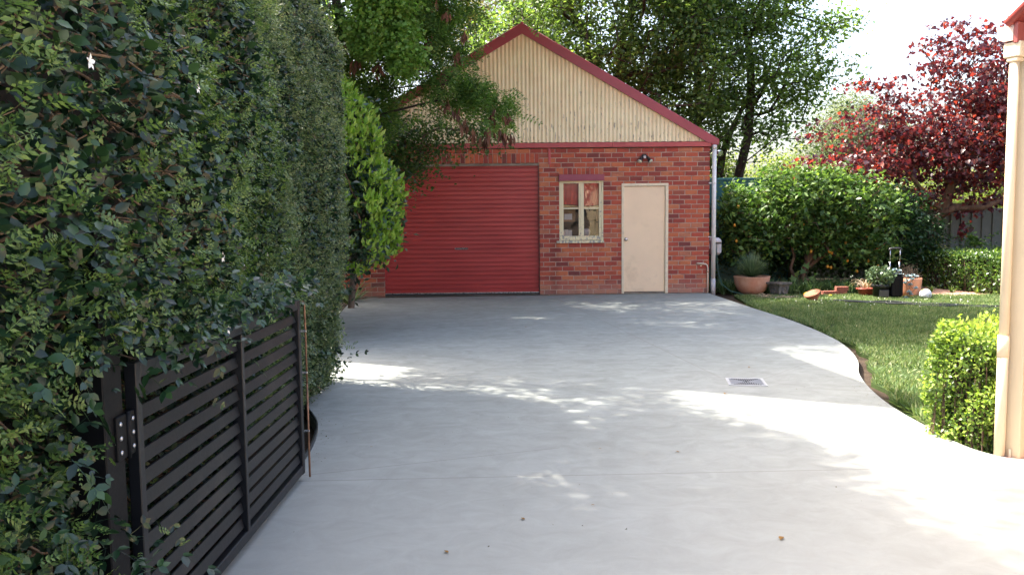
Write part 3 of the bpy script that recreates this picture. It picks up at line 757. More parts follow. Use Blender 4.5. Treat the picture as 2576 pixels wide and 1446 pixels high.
# ------------------------------------------------------------------ gate, post
gt = thing('driveway_gate', 'open black metal gate of tilted horizontal slats against the hedge', 'gate', (-1.232, 2.625, 0))
YL = 2.075; X = 0
b = B(); b.box(-.02, .02, 0, .038, .04, 1.05, .003); b.box(-.02, .02, YL - .05, YL, .04, 1.045, .003)
b.box(-.0195, .0195, .038, YL - .05, .995, 1.044, .003); b.box(-.0195, .0195, .038, YL - .05, .045, .095, .003); b.obj('gate_frame', M_gate, gt)
b = B(); b.box(-.03, .024, 1.025, 1.058, .0955, .9945, .003); b.obj('mid_stile', M_gate, gt)
for y0, y1 in ((.04, 1.023), (1.06, YL - .052)):
    b = B()
    for k in range(12):
        z = .137 + k * .0735
        mt2 = Matrix.Translation((-.004, 0, z)) @ Matrix.Rotation(R(-14), 4, 'Y')
        b.box(-.006, .006, y0, y1, -.0235, .0235, .0025, mt2)
    b.obj('slat_panel', M_gate, gt)
b = B(); b.tube([(.028, YL - .012, 1.04), (.040, YL + .01, 1.03), (.042, YL + .012, .9), (.042, YL + .012, .55)], .0055, 8); b.tube([(.042, YL + .012, .56), (.042, YL + .012, .01)], .006, 8); db = b.obj('drop_bolt', M_rust, gt)
for z in (.28, .62, .86): B().box(.018, .052, YL - .006, YL + .0, z, z + .012, .002).obj('bolt_guide', M_steel, db)
b = B(); b.box(-.005, .012, -.125, -.004, .76, .90, .003); b.tube([(.012, -.055, .755), (.012, -.055, .905)], .008, 8); hg = b.obj('hinge', M_post, gt)
for y_ in (-.105, -.022):
    for z in (.785, .83, .875): B().lathe([(.008, 0), (.007, .004), (.002, .005)], (.012, y_, z), 10, mtx=Matrix.Rotation(R(90), 4, 'Y')).obj('screw', M_steel, hg)
pt = thing('gate_post', 'black square metal gate post half buried in the near end of the hedge', 'post', (-1.28, 2.505, 0))
B().box(-.06, .05, -.06, .06, -.07, 1.45, .004).obj('post_shaft', M_post, pt); B().box(-.065, .055, -.065, .065, 1.45, 1.47, .004).obj('post_cap', M_post, pt)

# ------------------------------------------------------------------ house on the right: gable wall runs towards the camera, gutter runs away behind its end cap
HV = thing('cream_house', 'cream house corner with downpipe and red rolled roof edge at the right edge', 'house', (3.02, 5.03, -.045), R(-61.6))
# local x: along the gable wall towards the camera; local y: into the house
M_hcream = simple('house_cream', (.66, .52, .34), .5, var=.03, scale=3); M_hbounce = simple('house_cream_bounce', (.66, .44, .28), .55, var=.03, scale=3)  # peach copy of the cream stands for orange bounce light on the wall
M_tile = simple('roof_red', (.30, .055, .045), .5, var=.15)
M_hpipe = simple('house_pipe', (.68, .54, .37), .4, var=.03)
B().box(.0, .10, .036, .30, -.05, 2.6, .004).obj('corner_board', M_hcream, HV)
b = B(); b.tube([(-.003, .0, -.02), (-.003, .0, .78)], .031, 20); b.tube([(-.003, .0, .70), (-.003, .0, 2.46)], .028, 20); pd = b.obj('downpipe', M_hpipe, HV)
b = B(); b.tube([(-.003, .0, .66), (-.003, .0, .795)], .034, 20); b.obj('pipe_socket', M_hpipe, pd)
b = B(); b.tube([(.045, .028, -.02), (.045, .028, .09)], .008, 8); b.obj('drain_stub', M_hpipe, HV)
b = B(); b.box(-.052, .052, -.04, .045, 2.465, 2.555, .006); b.box(-.036, .034, -.034, .034, 2.44, 2.465, .006); b.obj('rain_head', M_hpipe, HV)
M_gut = simple('gutter_cream', (.66, .44, .36), .45, var=.03); M_gred = simple('gutter_red', (.30, .06, .05), .4, var=.05)
pr = [(-.092, 2.65), (-.07, 2.575), (-.045, 2.560), (.012, 2.560), (.012, 2.65)]
b = B(); f0 = [b.b.verts.new((x, -.052, z)) for x, z in pr]; f1 = [b.b.verts.new((x, -.045, z)) for x, z in pr]
b._f(f0); b._f(f1[::-1])
for k in range(5): b._f([f0[k], f0[(k + 1) % 5], f1[(k + 1) % 5], f1[k]])
b.obj('gutter_end', M_gut, HV)
b = B(); f0 = [b.b.verts.new((x, -.045, z)) for x, z in pr]; f1 = [b.b.verts.new((x, 8.0, z)) for x, z in pr]
for k in range(4): b._f([f0[k], f0[k + 1], f1[k + 1], f1[k]])
b.obj('gutter', M_gred, HV)
b = B(); b.box(.014, .038, -.05, 8.0, 2.545, 2.665, .002); b.obj('fascia', M_gred, HV)
PT = .80; rz = lambda x: 2.665 + (x if x < 3 else 6 - x) * PT
b = B()
for x0, x1 in ((-.03, 3), (3, 6.03)):
    for i in range(60):
        y0, y1 = -.05 + i * 8.1 / 60, -.05 + (i + 1) * 8.1 / 60; h0, h1 = .009 * math.cos(i * 1.8), .009 * math.cos((i + 1) * 1.8)
        b.quad((x0, y0, rz(x0) + h0), (x0, y1, rz(x0) + h1), (x1, y1, rz(x1) + h1), (x1, y0, rz(x1) + h0))
b.obj('roof', M_tile, HV)
for x0, x1 in ((-.022, 3), (6.022, 3)):
    b = B(); b.tube([(x0, -.06, rz(x0) + .012), (x1, -.06, rz(x1) + .012)], .025, 16); b.obj('barge_roll', M_tile, HV)
def wallpoly(pts, y0, y1, nm):
    b = B(); f = [b.b.verts.new((x, y0, z)) for x, z in pts]; k = [b.b.verts.new((x, y1, z)) for x, z in pts]
    b._f(f); b._f(k[::-1])
    for i in range(len(pts)): b._f([f[i], f[(i + 1) % len(pts)], k[(i + 1) % len(pts)], k[i]])
    return b.obj(nm, M_hbounce, HV)
wallpoly([(.102, -.05), (5.95, -.05), (5.95, rz(5.95) - .03), (3, rz(3) - .03), (.102, rz(.102) - .03)], .13, .24, 'gable_wall')
b = B(); b.box(.05, .16, .302, 8, -.05, 2.62); b.obj('side_wall', M_hcream, HV)
fw_ = B().box(2.2, 3.9, .10, .16, .9, 2.1, .004).obj('window', M_dframe, HV); B().box(2.28, 3.82, .09, .101, .98, 2.02).obj('pane', simple('shaded_glass', (.03, .035, .04), .08), fw_)
sheet('paving', simple('pink_paving', (.50, .33, .27), .85, var=.12), [(3.00, 5.05), (3.08, 4.90), (4.9, .6), (9, -6), (14, -6), (14, 8)], -.004)
tag(bpy.data.objects['paving'], None, kind='structure')

# ------------------------------------------------------------------ added unseen house: its wall throws the straight shadow edge over the drive
nb = thing('shade_caster_house', 'unseen rendered house added behind the left hedge to shade the drive', 'house', (-3.0, 9.36, 0), 0)
HP = [(0, 0), (-5.3, 2.74), (-5.3, 7.2), (-.62, 4.7)]
B().prism(HP, -.1, 9.9).obj('wall', simple('render_grey', (.45, .43, .39), .9), nb)
B().prism([(.05, -.03), (-5.4, 2.7), (-5.4, 7.3), (-.57, 4.8)], 9.9, 10.1).obj('parapet', M_slab, nb)
for z in (1.2, 4.2, 7.0):
    mm = Matrix.Rotation(R(152.7), 4, 'Z'); f_ = B().box(2.0, 3.6, -.01, .05, z, z + 1.5, mtx=mm).obj('window', M_dframe, nb); B().box(2.1, 3.5, .04, .07, z + .1, z + 1.4, mtx=mm).obj('pane', simple('dark_glass', (.03, .04, .05), .1), f_)

# ------------------------------------------------------------------ back fences
M_fence = simple('green_steel_fence', (.075, .09, .075), .5, var=.1)
ff = thing('steel_fence', 'dark green corrugated steel fence behind the low hedge and red-leaved tree', 'fence', (4.6, 20.2, 0), R(-2))
b = B(); prev = None; x = 0.0; k = 0
while x < 16:
    for dx, y in ((0, 0), (.17, 0), (.185, .03), (.235, .03)):
        r_ = [b.b.verts.new((x + dx, y, -.05)), b.b.verts.new((x + dx, y, 1.56))]
        if prev: b._f([prev[0], r_[0], r_[1], prev[1]])
        prev = r_
    x += .25
b.obj('fence_panel', M_fence, ff)
b = B(); b.box(0, 16, -.02, .05, 1.56, 1.61, .004); b.obj('top_rail', M_fence, ff)
for k in range(6): B().box(1.2 + k * 2.4, 1.27 + k * 2.4, -.03, .055, -.05, 1.559, .004).obj('fence_post', M_fence, ff)
M_lat = simple('teal_paint', (.018, .11, .12), .55, var=.15)
lt_ = thing('lattice_fence', 'teal painted lattice fence beside the shed corner', 'fence', (4.05, 19.0, 0))
b = B(); b.box(-.1, 2.6, 0, .03, -.05, 1.35); b.obj('boarding', M_lat, lt_)
b = B()
for k in range(-14, 45):
    for sg in (1, -1):
        x0 = k * .062; p0 = Vector((x0, .006 * sg, 1.35)); p1 = Vector((x0 + sg * .95, .006 * sg, 2.30))
        if sg == -1: p0.x += .0; 
        def clip(a, c):
            d = c - a; t0, t1 = 0, 1
            for lo, hi in ((-.1, 2.6),):
                if abs(d.x) < 1e-6: continue
                ta, tb = (lo - a.x) / d.x, (hi - a.x) / d.x
                t0 = max(t0, min(ta, tb)); t1 = min(t1, max(ta, tb))
            return (a + d * t0, a + d * t1) if t1 > t0 else None
        r_ = clip(p0, p1)
        if r_:
            a, c = r_; wv = Vector((.014, 0, -.014 * sg)) 
            b.quad(a - wv, c - wv, c + wv, a + wv)
b.obj('lattice', M_lat, lt_)
b = B(); b.box(-.12, 2.62, -.03, .05, 2.30, 2.35, .004); b.obj('top_rail', M_lat, lt_)
for x in (-.12, .62, 1.6, 2.58): B().box(x, x + .05, -.028, .048, -.05, 2.299, .004).obj('fence_post', M_lat, lt_)

# ------------------------------------------------------------------ pots and odds and ends along the border
G0 = -.035
def blades(n, g, L, wd, base_r, tilt, mat_, name, parent, bend=.5, seg=4, z0=0., tip=.0):
    """strap leaves fanning from a crown"""
    P = []; Fc = []
    for i in range(n):
        a = g.random() * 2 * math.pi; e = tilt[0] + (tilt[1] - tilt[0]) * g.random() ** .8; l = L * (.7 + .4 * g.random())
        w_ = wd * (.7 + .6 * g.random()); d = np.array([math.cos(a), math.sin(a), 0]); s = np.array([-d[1], d[0], 0]) ; p = d * base_r * g.random() + np.array([0, 0, z0]); el = e; o = len(P)
        for k in range(seg + 1):
            t = k / seg; ww = w_ * (1 - t ** 2 * (1 - tip)) * (.6 + .4 * min(1, t * 4))
            P += [p - s * ww, p + s * ww]
            p = p + (d * math.cos(el) + np.array([0, 0, math.sin(el)])) * l / seg; el -= bend * (1.2 * t + .3) * (.6 + .8 * g.random()) / seg * 2
        for k in range(seg): q = o + 2 * k; Fc.append([q, q + 1, q + 3, q + 2])
    me = np_mesh(name, [(np.array(P), np.array(Fc), 0)]); return link_mesh(name, me, mat_, parent)
M_yucca = leafmat('spiky_leaves', [(.06, .10, .055), (.09, .15, .08), (.14, .20, .11), (.24, .30, .20)], .2, .4)
g = np.random.default_rng(21)
t = thing('terracotta_bowl', 'wide pale terracotta bowl with a spiky round plant at the corner of the shed', 'potted plant', (4.70, 16.15, G0))
B().lathe([(.01, 0), (.16, 0), (.19, .01), (.27, .08), (.325, .2), (.345, .33), (.352, .345), (.345, .35), (.325, .345), (.31, .30), (.01, .29)], n=48).obj('bowl', M_terraA, t)
B().lathe([(.308, .295), (.305, .31), (.01, .315)], n=24).obj('soil', M_soil, t)
blades(760, g, .50, .0075, .03, (R(-8), R(88)), M_yucca, 'spiky_plant', t, bend=.12, seg=3, z0=.34)
t = thing('stone_planter', 'square dark mossy stone planter beside the wide terracotta bowl', 'planter', (5.13, 15.82, G0), R(28))
b = B()
def frus(b, w0, w1, z0, z1, hole=None):
    lo = [b.b.verts.new((sx * w0, sy * w0, z0)) for sx, sy in ((-1, -1), (1, -1), (1, 1), (-1, 1))]; hi = [b.b.verts.new((sx * w1, sy * w1, z1)) for sx, sy in ((-1, -1), (1, -1), (1, 1), (-1, 1))]
    for k in range(4): b._f([lo[k], lo[(k + 1) % 4], hi[(k + 1) % 4], hi[k]])
    b._f(lo[::-1]); b._f(hi)
frus(b, .105, .135, 0, .20); frus(b, .155, .17, .2, .225); frus(b, .17, .17, .225, .25); b.obj('planter_body', M_stone, t)
for a in (0, 90): B().lathe([(.055, 0), (.058, .012), (.045, .02), (.04, .006), (.002, .005)], (0, 0, 0), 18, mtx=Matrix.Rotation(R(-a), 4, 'Z') @ Matrix.Translation((0, -.118, .09)) @ mt).obj('roundel', M_stone, t)
B().box(-.13, .13, -.13, .13, .235, .252).obj('soil', M_soil, t)
o = B().lathe([(.004, 0), (.035, .004), (.058, .03), (.058, .045), (.045, .07), (.012, .083), (.004, .085)], (5.545, 15.52, G0), 16).obj('fallen_lemon', M_yel); tag(o, 'bright yellow lemon lying on the grass left of the tilted bowl', 'lemon')
o = B().lathe([(.003, 0), (.03, .003), (.036, .02), (.02, .035), (.004, .04)], (5.98, 15.45, G0), 12).obj('fallen_lemon', M_yel); tag(o, 'small yellow fallen fruit lying by the loose bricks', 'lemon')
t = thing('tilted_bowl', 'small ribbed terracotta bowl lying tilted on the lawn', 'bowl', (5.36, 14.62, G0 + .01), 0)
b = B(); mm = Matrix.Translation((0, 0, .06)) @ Matrix.Rotation(R(-24), 4, 'Y') @ Matrix.Rotation(R(8), 4, 'X')
b.lathe([(.055, -.04), (.06, -.05), (.065, -.035), (.11, .02), (.145, .085), (.15, .088), (.143, .092), (.105, .035), (.01, -.02)], n=36, mtx=mm); b.obj('bowl_body', M_terraC, t)
b = B()
for r_, z in ((.098, .0), (.12, .035), (.136, .065)): b.lathe([(r_, z), (r_ + .004, z + .004), (r_ + .002, z + .009)], n=36, mtx=mm)
b.obj('rib', M_terraC, t)
M_loose = simple('loose_brick', (.26, .085, .055), .85, var=.2, scale=14, dirt=(.16, .08, .06))
for k, (x, y, z, rz_, lb) in enumerate([(6.06, 15.78, 0, 3, 'loose brick in the grass, left end of the little stack'), (6.30, 15.80, 0, -4, 'lower loose brick, right end of the little stack'), (6.33, 15.81, .079, -2, 'top loose brick on the right of the little stack')]):
    o = B().box(-.115, .115, -.055, .055, 0, .076, .004).obj('loose_brick', M_loose); o.location = (x, y, G0 + z); o.rotation_euler = (0, 0, R(rz_)); tag(o, lb, 'brick', 'loose bricks by the border')
t = thing('red_plastic_pot', 'low red-brown plastic pot holding a dried dead plant', 'potted plant', (6.62, 15.42, G0))
M_rplast = simple('red_plastic', (.30, .055, .035), .45, var=.1)
B().lathe([(.01, 0), (.115, 0), (.135, .12), (.14, .125), (.165, .13), (.168, .158), (.155, .16), (.14, .14), (.01, .13)], n=36).obj('pot', M_rplast, t)
M_straw = leafmat('dead_leaves', [(.30, .22, .15), (.42, .33, .24), (.50, .42, .32)], .1, .8, .1)
blades(46, g, .36, .007, .09, (R(50), R(85)), M_straw, 'dead_plant', t, bend=1.9, seg=6, z0=.14)
M_jade = leafmat('jade_leaves', [(.05, .085, .04), (.08, .13, .06), (.13, .18, .09)], .1, .35)
t = thing('black_pot', 'black plastic pot with a bushy jade plant in front of the trolley', 'potted plant', (6.72, 15.0, G0))
b = B(); b.lathe([(.01, 0), (.125, 0), (.14, .20), (.16, .205), (.163, .265), (.15, .268), (.135, .24), (.01, .235)], n=32); b.obj('pot', M_black, t)
B().box(-.09, .09, -.148, -.13, .04, .17, .01).obj('pot_panel', simple('dull_plastic', (.04, .042, .05), .35), t)
pts = blobs_sample([(0, 0, .40, .26, .24, .17)], 150, g, .3)
v, f = leaves_at(pts, 9, .03, .042, g, LEAF4, droop=-.7, flat=.3, wid=1.5); segs = [((0, 0, .22), tuple(p), .009, .004) for p in pts[:50]]; tv, tf = tubes_np(segs)
link_mesh('jade_leaves', np_mesh('jade_leaves', [(v, f, 0)]), M_jade, t); link_mesh('stems', np_mesh('stems', [(tv, tf, 0)]), bark('jade_stem', (.10, .08, .05), (.2, .16, .1)), t)
t = thing('luggage_trolley', 'black wheeled trolley with its long chrome handle pulled up, standing among the pots', 'trolley', (6.96, 14.92, G0), R(-6))
M_case = simple('black_case', (.008, .008, .010), .6, var=.2, spec=.15)
b = B(); b.box(-.10, .10, -.07, .13, .035, .44, .03); b.box(-.105, .105, -.075, .135, .43, .45, .008); b.obj('case_body', M_case, t)
b = B()
for sx in (-.075, .075): b.box(sx - .022, sx + .022, -.078, -.06, .06, .40, .008)
b.obj('case_ribs', M_case, t)
for sx in (-1, 1): b = B(); b.tube([(sx * .078, .12, .44), (sx * .083, .10, .66)], .011, 8); b.tube([(sx * .083, .10, .66), (sx * .088, .085, .89)], .0085, 8); b.obj('handle_rod', M_chrome, t)
b = B(); b.tube([(-.11, .085, .865), (-.10, .083, .90), (-.06, .082, .912), (.06, .082, .912), (.10, .083, .90), (.11, .085, .865)], .017, 8); b.obj('handle_grip', M_black, t)
for sx in (-.085, .085): b = B(); b.lathe([(.03, -.01), (.034, 0), (.03, .01)], (sx, .11, .034), 14, mtx=Matrix.Rotation(R(90), 4, 'Y')); b.obj('wheel', M_black, t)
M_blue = leafmat('blue_rosettes', [(.16, .24, .27), (.25, .34, .38), (.36, .45, .50)], .1, .5)
t = thing('trailing_succulent', 'blue-grey succulent trailing down between the trolley and the tall terracotta pot', 'plant', (7.08, 14.86, G0))
ros = [(-.17, .02, .52), (-.10, .0, .50), (-.04, .03, .43), (.03, -.06, .41), (.10, -.1, .42), (.15, -.12, .40), (.0, -.1, .33), (-.03, -.08, .29), (.06, -.1, .26), (.14, -.15, .20), (.03, -.12, .13), (.06, -.12, .09), (-.02, -.12, .02), (.08, -.12, .36), (-.13, .02, .45)]
parts = []
for p in ros:
    n_ = 22; a = g.random(n_) * 6.283; e = g.random(n_) * 1.3; ax = np.stack([np.cos(a) * np.cos(e), np.sin(a) * np.cos(e) - .35, np.sin(e) * .8], 1)
    v, f = inst(LEAF2[0], LEAF2[1], frames(ax, np.tile([0, -.6, 1.], (n_, 1))), np.tile(p, (n_, 1)), np.full(n_, .052)); link_mesh('rosette', np_mesh('rosette', [(v, f, 0)]), M_blue, t)
b = B()
for i in range(len(ros) - 1): 
    if i not in (1, 13): b.tube([ros[i], tuple((np.array(ros[i]) + ros[i + 1]) / 2 + [0, .02, -.03]), ros[i + 1]], .006, 6)
b.obj('stems', bark('succulent_stem', (.15, .12, .08), (.28, .2, .14)), t)
t = thing('tall_terracotta_pot', 'tall orange terracotta pot with dark dried growth spilling over its rim', 'potted plant', (7.33, 15.2, G0))
B().lathe([(.01, 0), (.165, 0), (.175, .01), (.195, .12), (.212, .28), (.218, .35), (.212, .355), (.198, .34), (.01, .30)], n=40).obj('pot', M_terraB, t)
pts = blobs_sample([(0, 0, .36, .22, .2, .07)], 520, g, .1)
segs = [(p, p + g.normal(size=3) * [.04, .04, .02], .003, .002) for p in pts]
for k in range(60):
    a = g.random() * 6.28; r_ = .16 * g.random(); p = np.array([math.cos(a) * r_, math.sin(a) * r_, .36]); q = p + [g.normal() * .04, g.normal() * .04, .1 + .14 * g.random()]; segs.append((p, q, .003, .0015)); segs.append((q, q + g.normal(size=3) * .03, .002, .001))
tv, tf = tubes_np(segs, 4); link_mesh('dried_growth', np_mesh('dried_growth', [(tv, tf, 0)]), bark('dry_stems', (.03, .022, .018), (.13, .10, .075)), t)
t = thing('white_stone_ball', 'round white stone with yellow-green lichen on the grass right of the tall pot', 'stone', (7.47, 14.86, G0))
def ballmat():
    m, tt, n, out = new_mat('white_stone'); v = tco(tt); sp = N(tt, 'ShaderNodeSeparateXYZ'); tt.links.new(v, sp.inputs[0])
    k = mth(tt, 'GREATER_THAN', mth(tt, 'ADD', noise(tt, v, 6, 4), mth(tt, 'MULTIPLY', sp.outputs[2], 1.2)), .70)
    c = mix(tt, k, mix(tt, mth(tt, 'GREATER_THAN', noise(tt, v, 30, 5, .8), .6), (.62, .64, .68), (.35, .36, .38)), (.28, .27, .10)); finish(tt, out, c, .9, 0, .2, bump(tt, noise(tt, v, 25), .8, .01)); return m
b = B(); b.lathe([(.02, 0), (.07, .008), (.098, .05), (.103, .09), (.085, .14), (.05, .17), (.01, .18)], n=20, wob=.03); b.obj('stone_body', ballmat(), t)
# irrigation hoses on the lawn
for nm, lb, ps in (('irrigation_hose', 'thin black hose lying across the lawn, the one reaching furthest left', [(5.6, 14.35), (6.0, 14.18), (6.5, 14.05), (6.9, 13.7), (7.4, 13.4), (7.7, 13.3)]),
                   ('irrigation_hose', 'thin black hose lying across the lawn, nearer the house', [(6.25, 13.75), (6.7, 13.55), (7.1, 13.35), (7.5, 13.2), (7.85, 13.15)]),
                   ('irrigation_hose', 'thin black hose crossing under the other two at their right end', [(5.7, 14.1), (6.1, 14.0), (6.6, 13.6), (7.0, 13.25), (7.3, 13.3), (7.6, 13.05)])):
    b = B(); b.tube([(x, y, .008 + .006 * math.sin(x * 9)) for x, y in smooth(ps, 5)], .013, 7); tag(b.obj(nm, M_black), lb, 'hose', 'black hoses on the lawn')
t = thing('fallen_palm_husk', 'dry brown husk lying on the grass in front of the terracotta bowl', 'husk', (4.78, 15.2, G0))
pts = blobs_sample([(-.12, 0, .05, .10, .05, .05), (.25, -.02, .02, .35, .08, .02)], 240, g, .1)
tv, tf = tubes_np([(p, p + g.normal(size=3) * [.06, .03, .012], .004, .002) for p in pts], 4); link_mesh('husk_fibres', np_mesh('husk_fibres', [(tv, tf, 0)]), M_straw, t)

# crumbs of soil and leaf along the edges of the concrete
def litter():
    g = np.random.default_rng(55); pts = []
    for line, sd, n_ in ((smooth(right[1:14], 4), -1, 260), (smooth(left[1:], 4), 1, 200)):
        L_ = np.array(line); k = g.integers(0, len(L_) - 1, n_); t_ = g.random(n_)[:, None]; P = L_[k] * (1 - t_) + L_[k + 1] * t_
        P[:, 0] += sd * np.abs(g.normal(size=n_)) * .07; pts.append(P)
    P = np.concatenate(pts + [np.stack([-1.2 + g.random(90) * 3.8, 3.2 + g.random(90) * 12], 1)]); n = len(P)
    v, f = inst(LEAF4[0], LEAF4[1], frames(g.normal(size=(n, 3)) * [1, 1, .15], g.normal(size=(n, 3)) * .3 + [0, 0, 1]), np.column_stack([P, np.full(n, .004)]), .006 + .010 * g.random(n) ** 2)
    tag(link_mesh('leaf_litter', np_mesh('leaf_litter', [(v, f, 0)]), leafmat('litter_bits', [(.05, .035, .02), (.12, .08, .045), (.20, .15, .09)], .05, .9, .1)), None, kind='stuff')
litter()
# leaf litter on the concrete
M_litter = leafmat('dry_leaf', [(.10, .06, .03), (.22, .12, .04), (.30, .18, .06)], .1, .8, .1)
lp = [(-.95, 5.35, 'dry curled leaf'), (1.05, 5.15, 'small dark leaf'), (2.35, 8.1, 'brown leaf speck'), (2.55, 8.6, 'orange fallen leaf'), (.05, 4.0, 'small brown leaf'), (1.25, 3.75, 'dark seed'), (.4, 4.2, 'yellowish leaf'), (-.3, 3.6, 'small dry leaf'), (1.8, 6.9, 'dark leaf'), (.55, 5.25, 'dark seed husk'), (-1.2, 11.0, 'brown twiggy leaf'), (.2, 11.3, 'tiny dark leaf')]
for i, (x, y, nme) in enumerate(lp):
    v, f = inst(LEAF8[0], LEAF8[1], frames(np.array([[math.cos(i * 2.1), math.sin(i * 2.1), .1]]), np.array([[.1, .1, 1.]])), np.array([[0, 0, .006]]), np.array([.022 + .012 * (i % 3)]))
    o = link_mesh('fallen_leaf', np_mesh('fallen_leaf', [(v, f, 0)]), M_litter); o.location = (x, y, 0)
    tag(o, nme + ' on the concrete, ' + ['near the gate end', 'left of the drain side joint', 'just beyond the drain', 'between the drain and the lawn bulge', 'in the near middle of the drive', 'in the near right of the drive', 'just past the near middle', 'closest to the gate slats', 'at the near side of the drain', 'on the near joint line', 'far left by the tree shadow', 'in front of the roller door'][i], 'leaf', 'leaves fallen on the driveway')

# ------------------------------------------------------------------ tall clipped hedge on the left
M_hdark = leafmat('hedge_leaf_dark', [(.006, .018, .010), (.010, .030, .016), (.016, .044, .018), (.028, .068, .024), (.055, .105, .034)], .15, .33, .5)
M_hlight = leafmat('hedge_leaf_new', [(.055, .105, .032), (.09, .155, .042), (.135, .21, .055), (.21, .285, .08)], .3, .4, .4)
M_hpale = leafmat('hedge_leaf_pale', [(.06, .10, .045), (.10, .15, .065), (.16, .21, .09), (.24, .29, .13)], .25, .36, .5)
M_twig = bark('hedge_twig', (.14, .085, .055), (.36, .25, .16))
M_core = simple('light_block_dark', (.020, .014, .010), .95, bstr=.5)
ZP = np.array([-.2, 0, .3, .6, 1, 1.5, 2.05, 2.6, 3.1, 3.4, 3.6, 3.75]); XP = np.array([-1.85, -1.80, -1.62, -1.56, -1.50, -1.47, -1.48, -1.53, -1.62, -1.72, -1.88, -2.2])
def hface(y, z):
    base = np.interp(z, ZP, XP); t_ = np.clip((5.4 - y) / 2.4, 0, 1); t_ = t_ * t_ * (3 - 2 * t_)
    x = base + t_ * np.interp(z, [0, .9, 1.15, 1.6, 2.2, 3.75], [.42, .18, .27, .30, .26, .10])
    low = (z < 1.06); gate = (y > 2.36) & (y < 4.9)
    x = np.where(low & gate, np.minimum(x, -1.46), x)
    x = x + (vnoise(y + 20, z + 20, 1.4, 31) - .5) * .16 + (vnoise(y + 20, z + 20, 4.5, 32) - .5) * .07
    x = x - np.clip((y - 7.25) / .5, 0, 1) ** 2 * .5
    return x
def hedge():
    t = thing('tall_hedge', 'tall dark clipped hedge with small glossy leaves and white flowers filling the left side', 'hedge', (0, 0, 0))
    g = np.random.default_rng(5)
    def leafset(y, z, dep, size, up_, tm, n_out=(1, 0, 0)):
        n = len(y); x = hface(y, z) - dep; P = np.stack([x, y, z], 1)
        ax = g.normal(size=(n, 3)) * .7; ax[:, 0] += .5; ax[:, 2] -= .1
        nm = g.normal(size=(n, 3)) * .55; nm[:, 0] += .45; nm[:, 2] += up_
        nm[:, 1] -= .15
        sc = size * (1 + .28 * g.normal(size=n)).clip(.5, 1.7)
        return inst(tm[0], tm[1], frames(ax, nm), P, np.stack([sc * 1.15, sc, sc], 1))
    parts = []
    n = 46000; y = 1.3 + g.random(n) * 4.1; z = -.02 + g.random(n) * 3.2
    k = vnoise(y, z, 5, 41) * .6 + vnoise(y, z, 11, 43) * .4 > .33; k &= g.random(n) > (y - 4.4) / 1.0; y, z = y[k], z[k]; v, f = leafset(y, z, g.random(len(y)) ** 1.3 * .34 - .03, .037, .35, LEAF8); parts.append((v, f, 0))
    n = 135000; y = 4.2 + g.random(n) * 3.5; z = -.02 + g.random(n) * (3.0 + .62 * np.clip((y - 5.9) / .5, 0, 1) - .08 * np.exp(-((y - 5.5) / .42) ** 2))
    k = vnoise(y, z, 6, 42) * .6 + vnoise(y, z, 13, 44) * .4 > .30; k &= g.random(n) < (y - 4.2) / 1.0 + .15; y, z = y[k], z[k]; v, f = leafset(y, z, g.random(len(y)) ** 1.4 * .28 - .03, .031, .35, LEAF4); parts.append((v, f, 0))
    # far end, top and outer side
    n = 16000; x = -3.0 + g.random(n) * 1.4; z = g.random(n) * 3.7; P = np.stack([x, 7.72 - g.random(n) * .2, z], 1)
    v, f = inst(LEAF4[0], LEAF4[1], frames(g.normal(size=(n, 3)), g.normal(size=(n, 3)) * .6 + [0, .6, .3]), P, np.full(n, .04)); parts.append((v, f, 0))
    n = 34000; x = -3.05 + g.random(n) * 1.3; y = 1.2 + g.random(n) * 6.5
    P = np.stack([x, y, 3.20 + .35 * np.clip((y - 6.0) / .6, 0, 1) - .50 * np.exp(-((y - 5.55) / .60) ** 4) + .10 * vnoise(x + 9, y, 2, 51) + .08 * vnoise(x + 9, y, .8, 52) - .25 * (x > -2.0) * (x + 2) - g.random(n) * .2], 1)
    v, f = inst(LEAF4[0], LEAF4[1], frames(g.normal(size=(n, 3)), g.normal(size=(n, 3)) * .6 + [0, 0, .7]), P, np.full(n, .045)); parts.append((v, f, 0))
    n = 12000; y = 1.2 + g.random(n) * 6.5; P = np.stack([-3.1 + g.random(n) * .15, y, g.random(n) * 3.0], 1)
    v, f = inst(LEAF4[0], LEAF4[1], frames(g.normal(size=(n, 3)), g.normal(size=(n, 3)) * .6 + [-.7, 0, .2]), P, np.full(n, .05)); parts.append((v, f, 0))
    # fresh pale sprigs standing proud of the face
    pin = pinnate(3, .32, .45, .9, -.3); pin8 = pinnate(4, .30, .45, .9, -.3, LEAF4)
    for cnt, y0, y1, s, tm, seed in ((7600, 1.4, 5.6, .062, pin8, 1), (20000, 4.6, 7.7, .060, pin, 2)):
        y = y0 + (y1 - y0) * g.random(cnt); z = .02 + g.random(cnt) * (2.95 + .65 * np.clip((y - 5.9) / .5, 0, 1))
        k = (vnoise(y, z, 3, 60 + seed) * .5 + vnoise(y, z, 7, 70 + seed) * .5 > (.37 + .25 * np.clip(y - 4.6, 0, 1) if seed == 1 else .36 + .3 * np.clip(5.4 - y, 0, 1))) & ~((z < 1.12) & (y > 2.3) & (y < 4.9) & (g.random(cnt) < .88)); y, z = y[k], z[k]; n = len(y)
        P = np.stack([hface(y, z) + g.random(n) * .06 - (.0 if seed == 1 else .015), y, z], 1)
        ax = g.normal(size=(n, 3)) * .55 + [.45, 0, .35]; nm = g.normal(size=(n, 3)) * .4 + [.4, -.1, .8]
        v, f = inst(tm[0], tm[1], frames(ax, nm), P, s * (1 + .3 * g.normal(size=n)).clip(.5, 1.6)); parts.append((v, f, seed))
    pind = pinnate(2, .46, .62, .9, -.25, LEAF8)
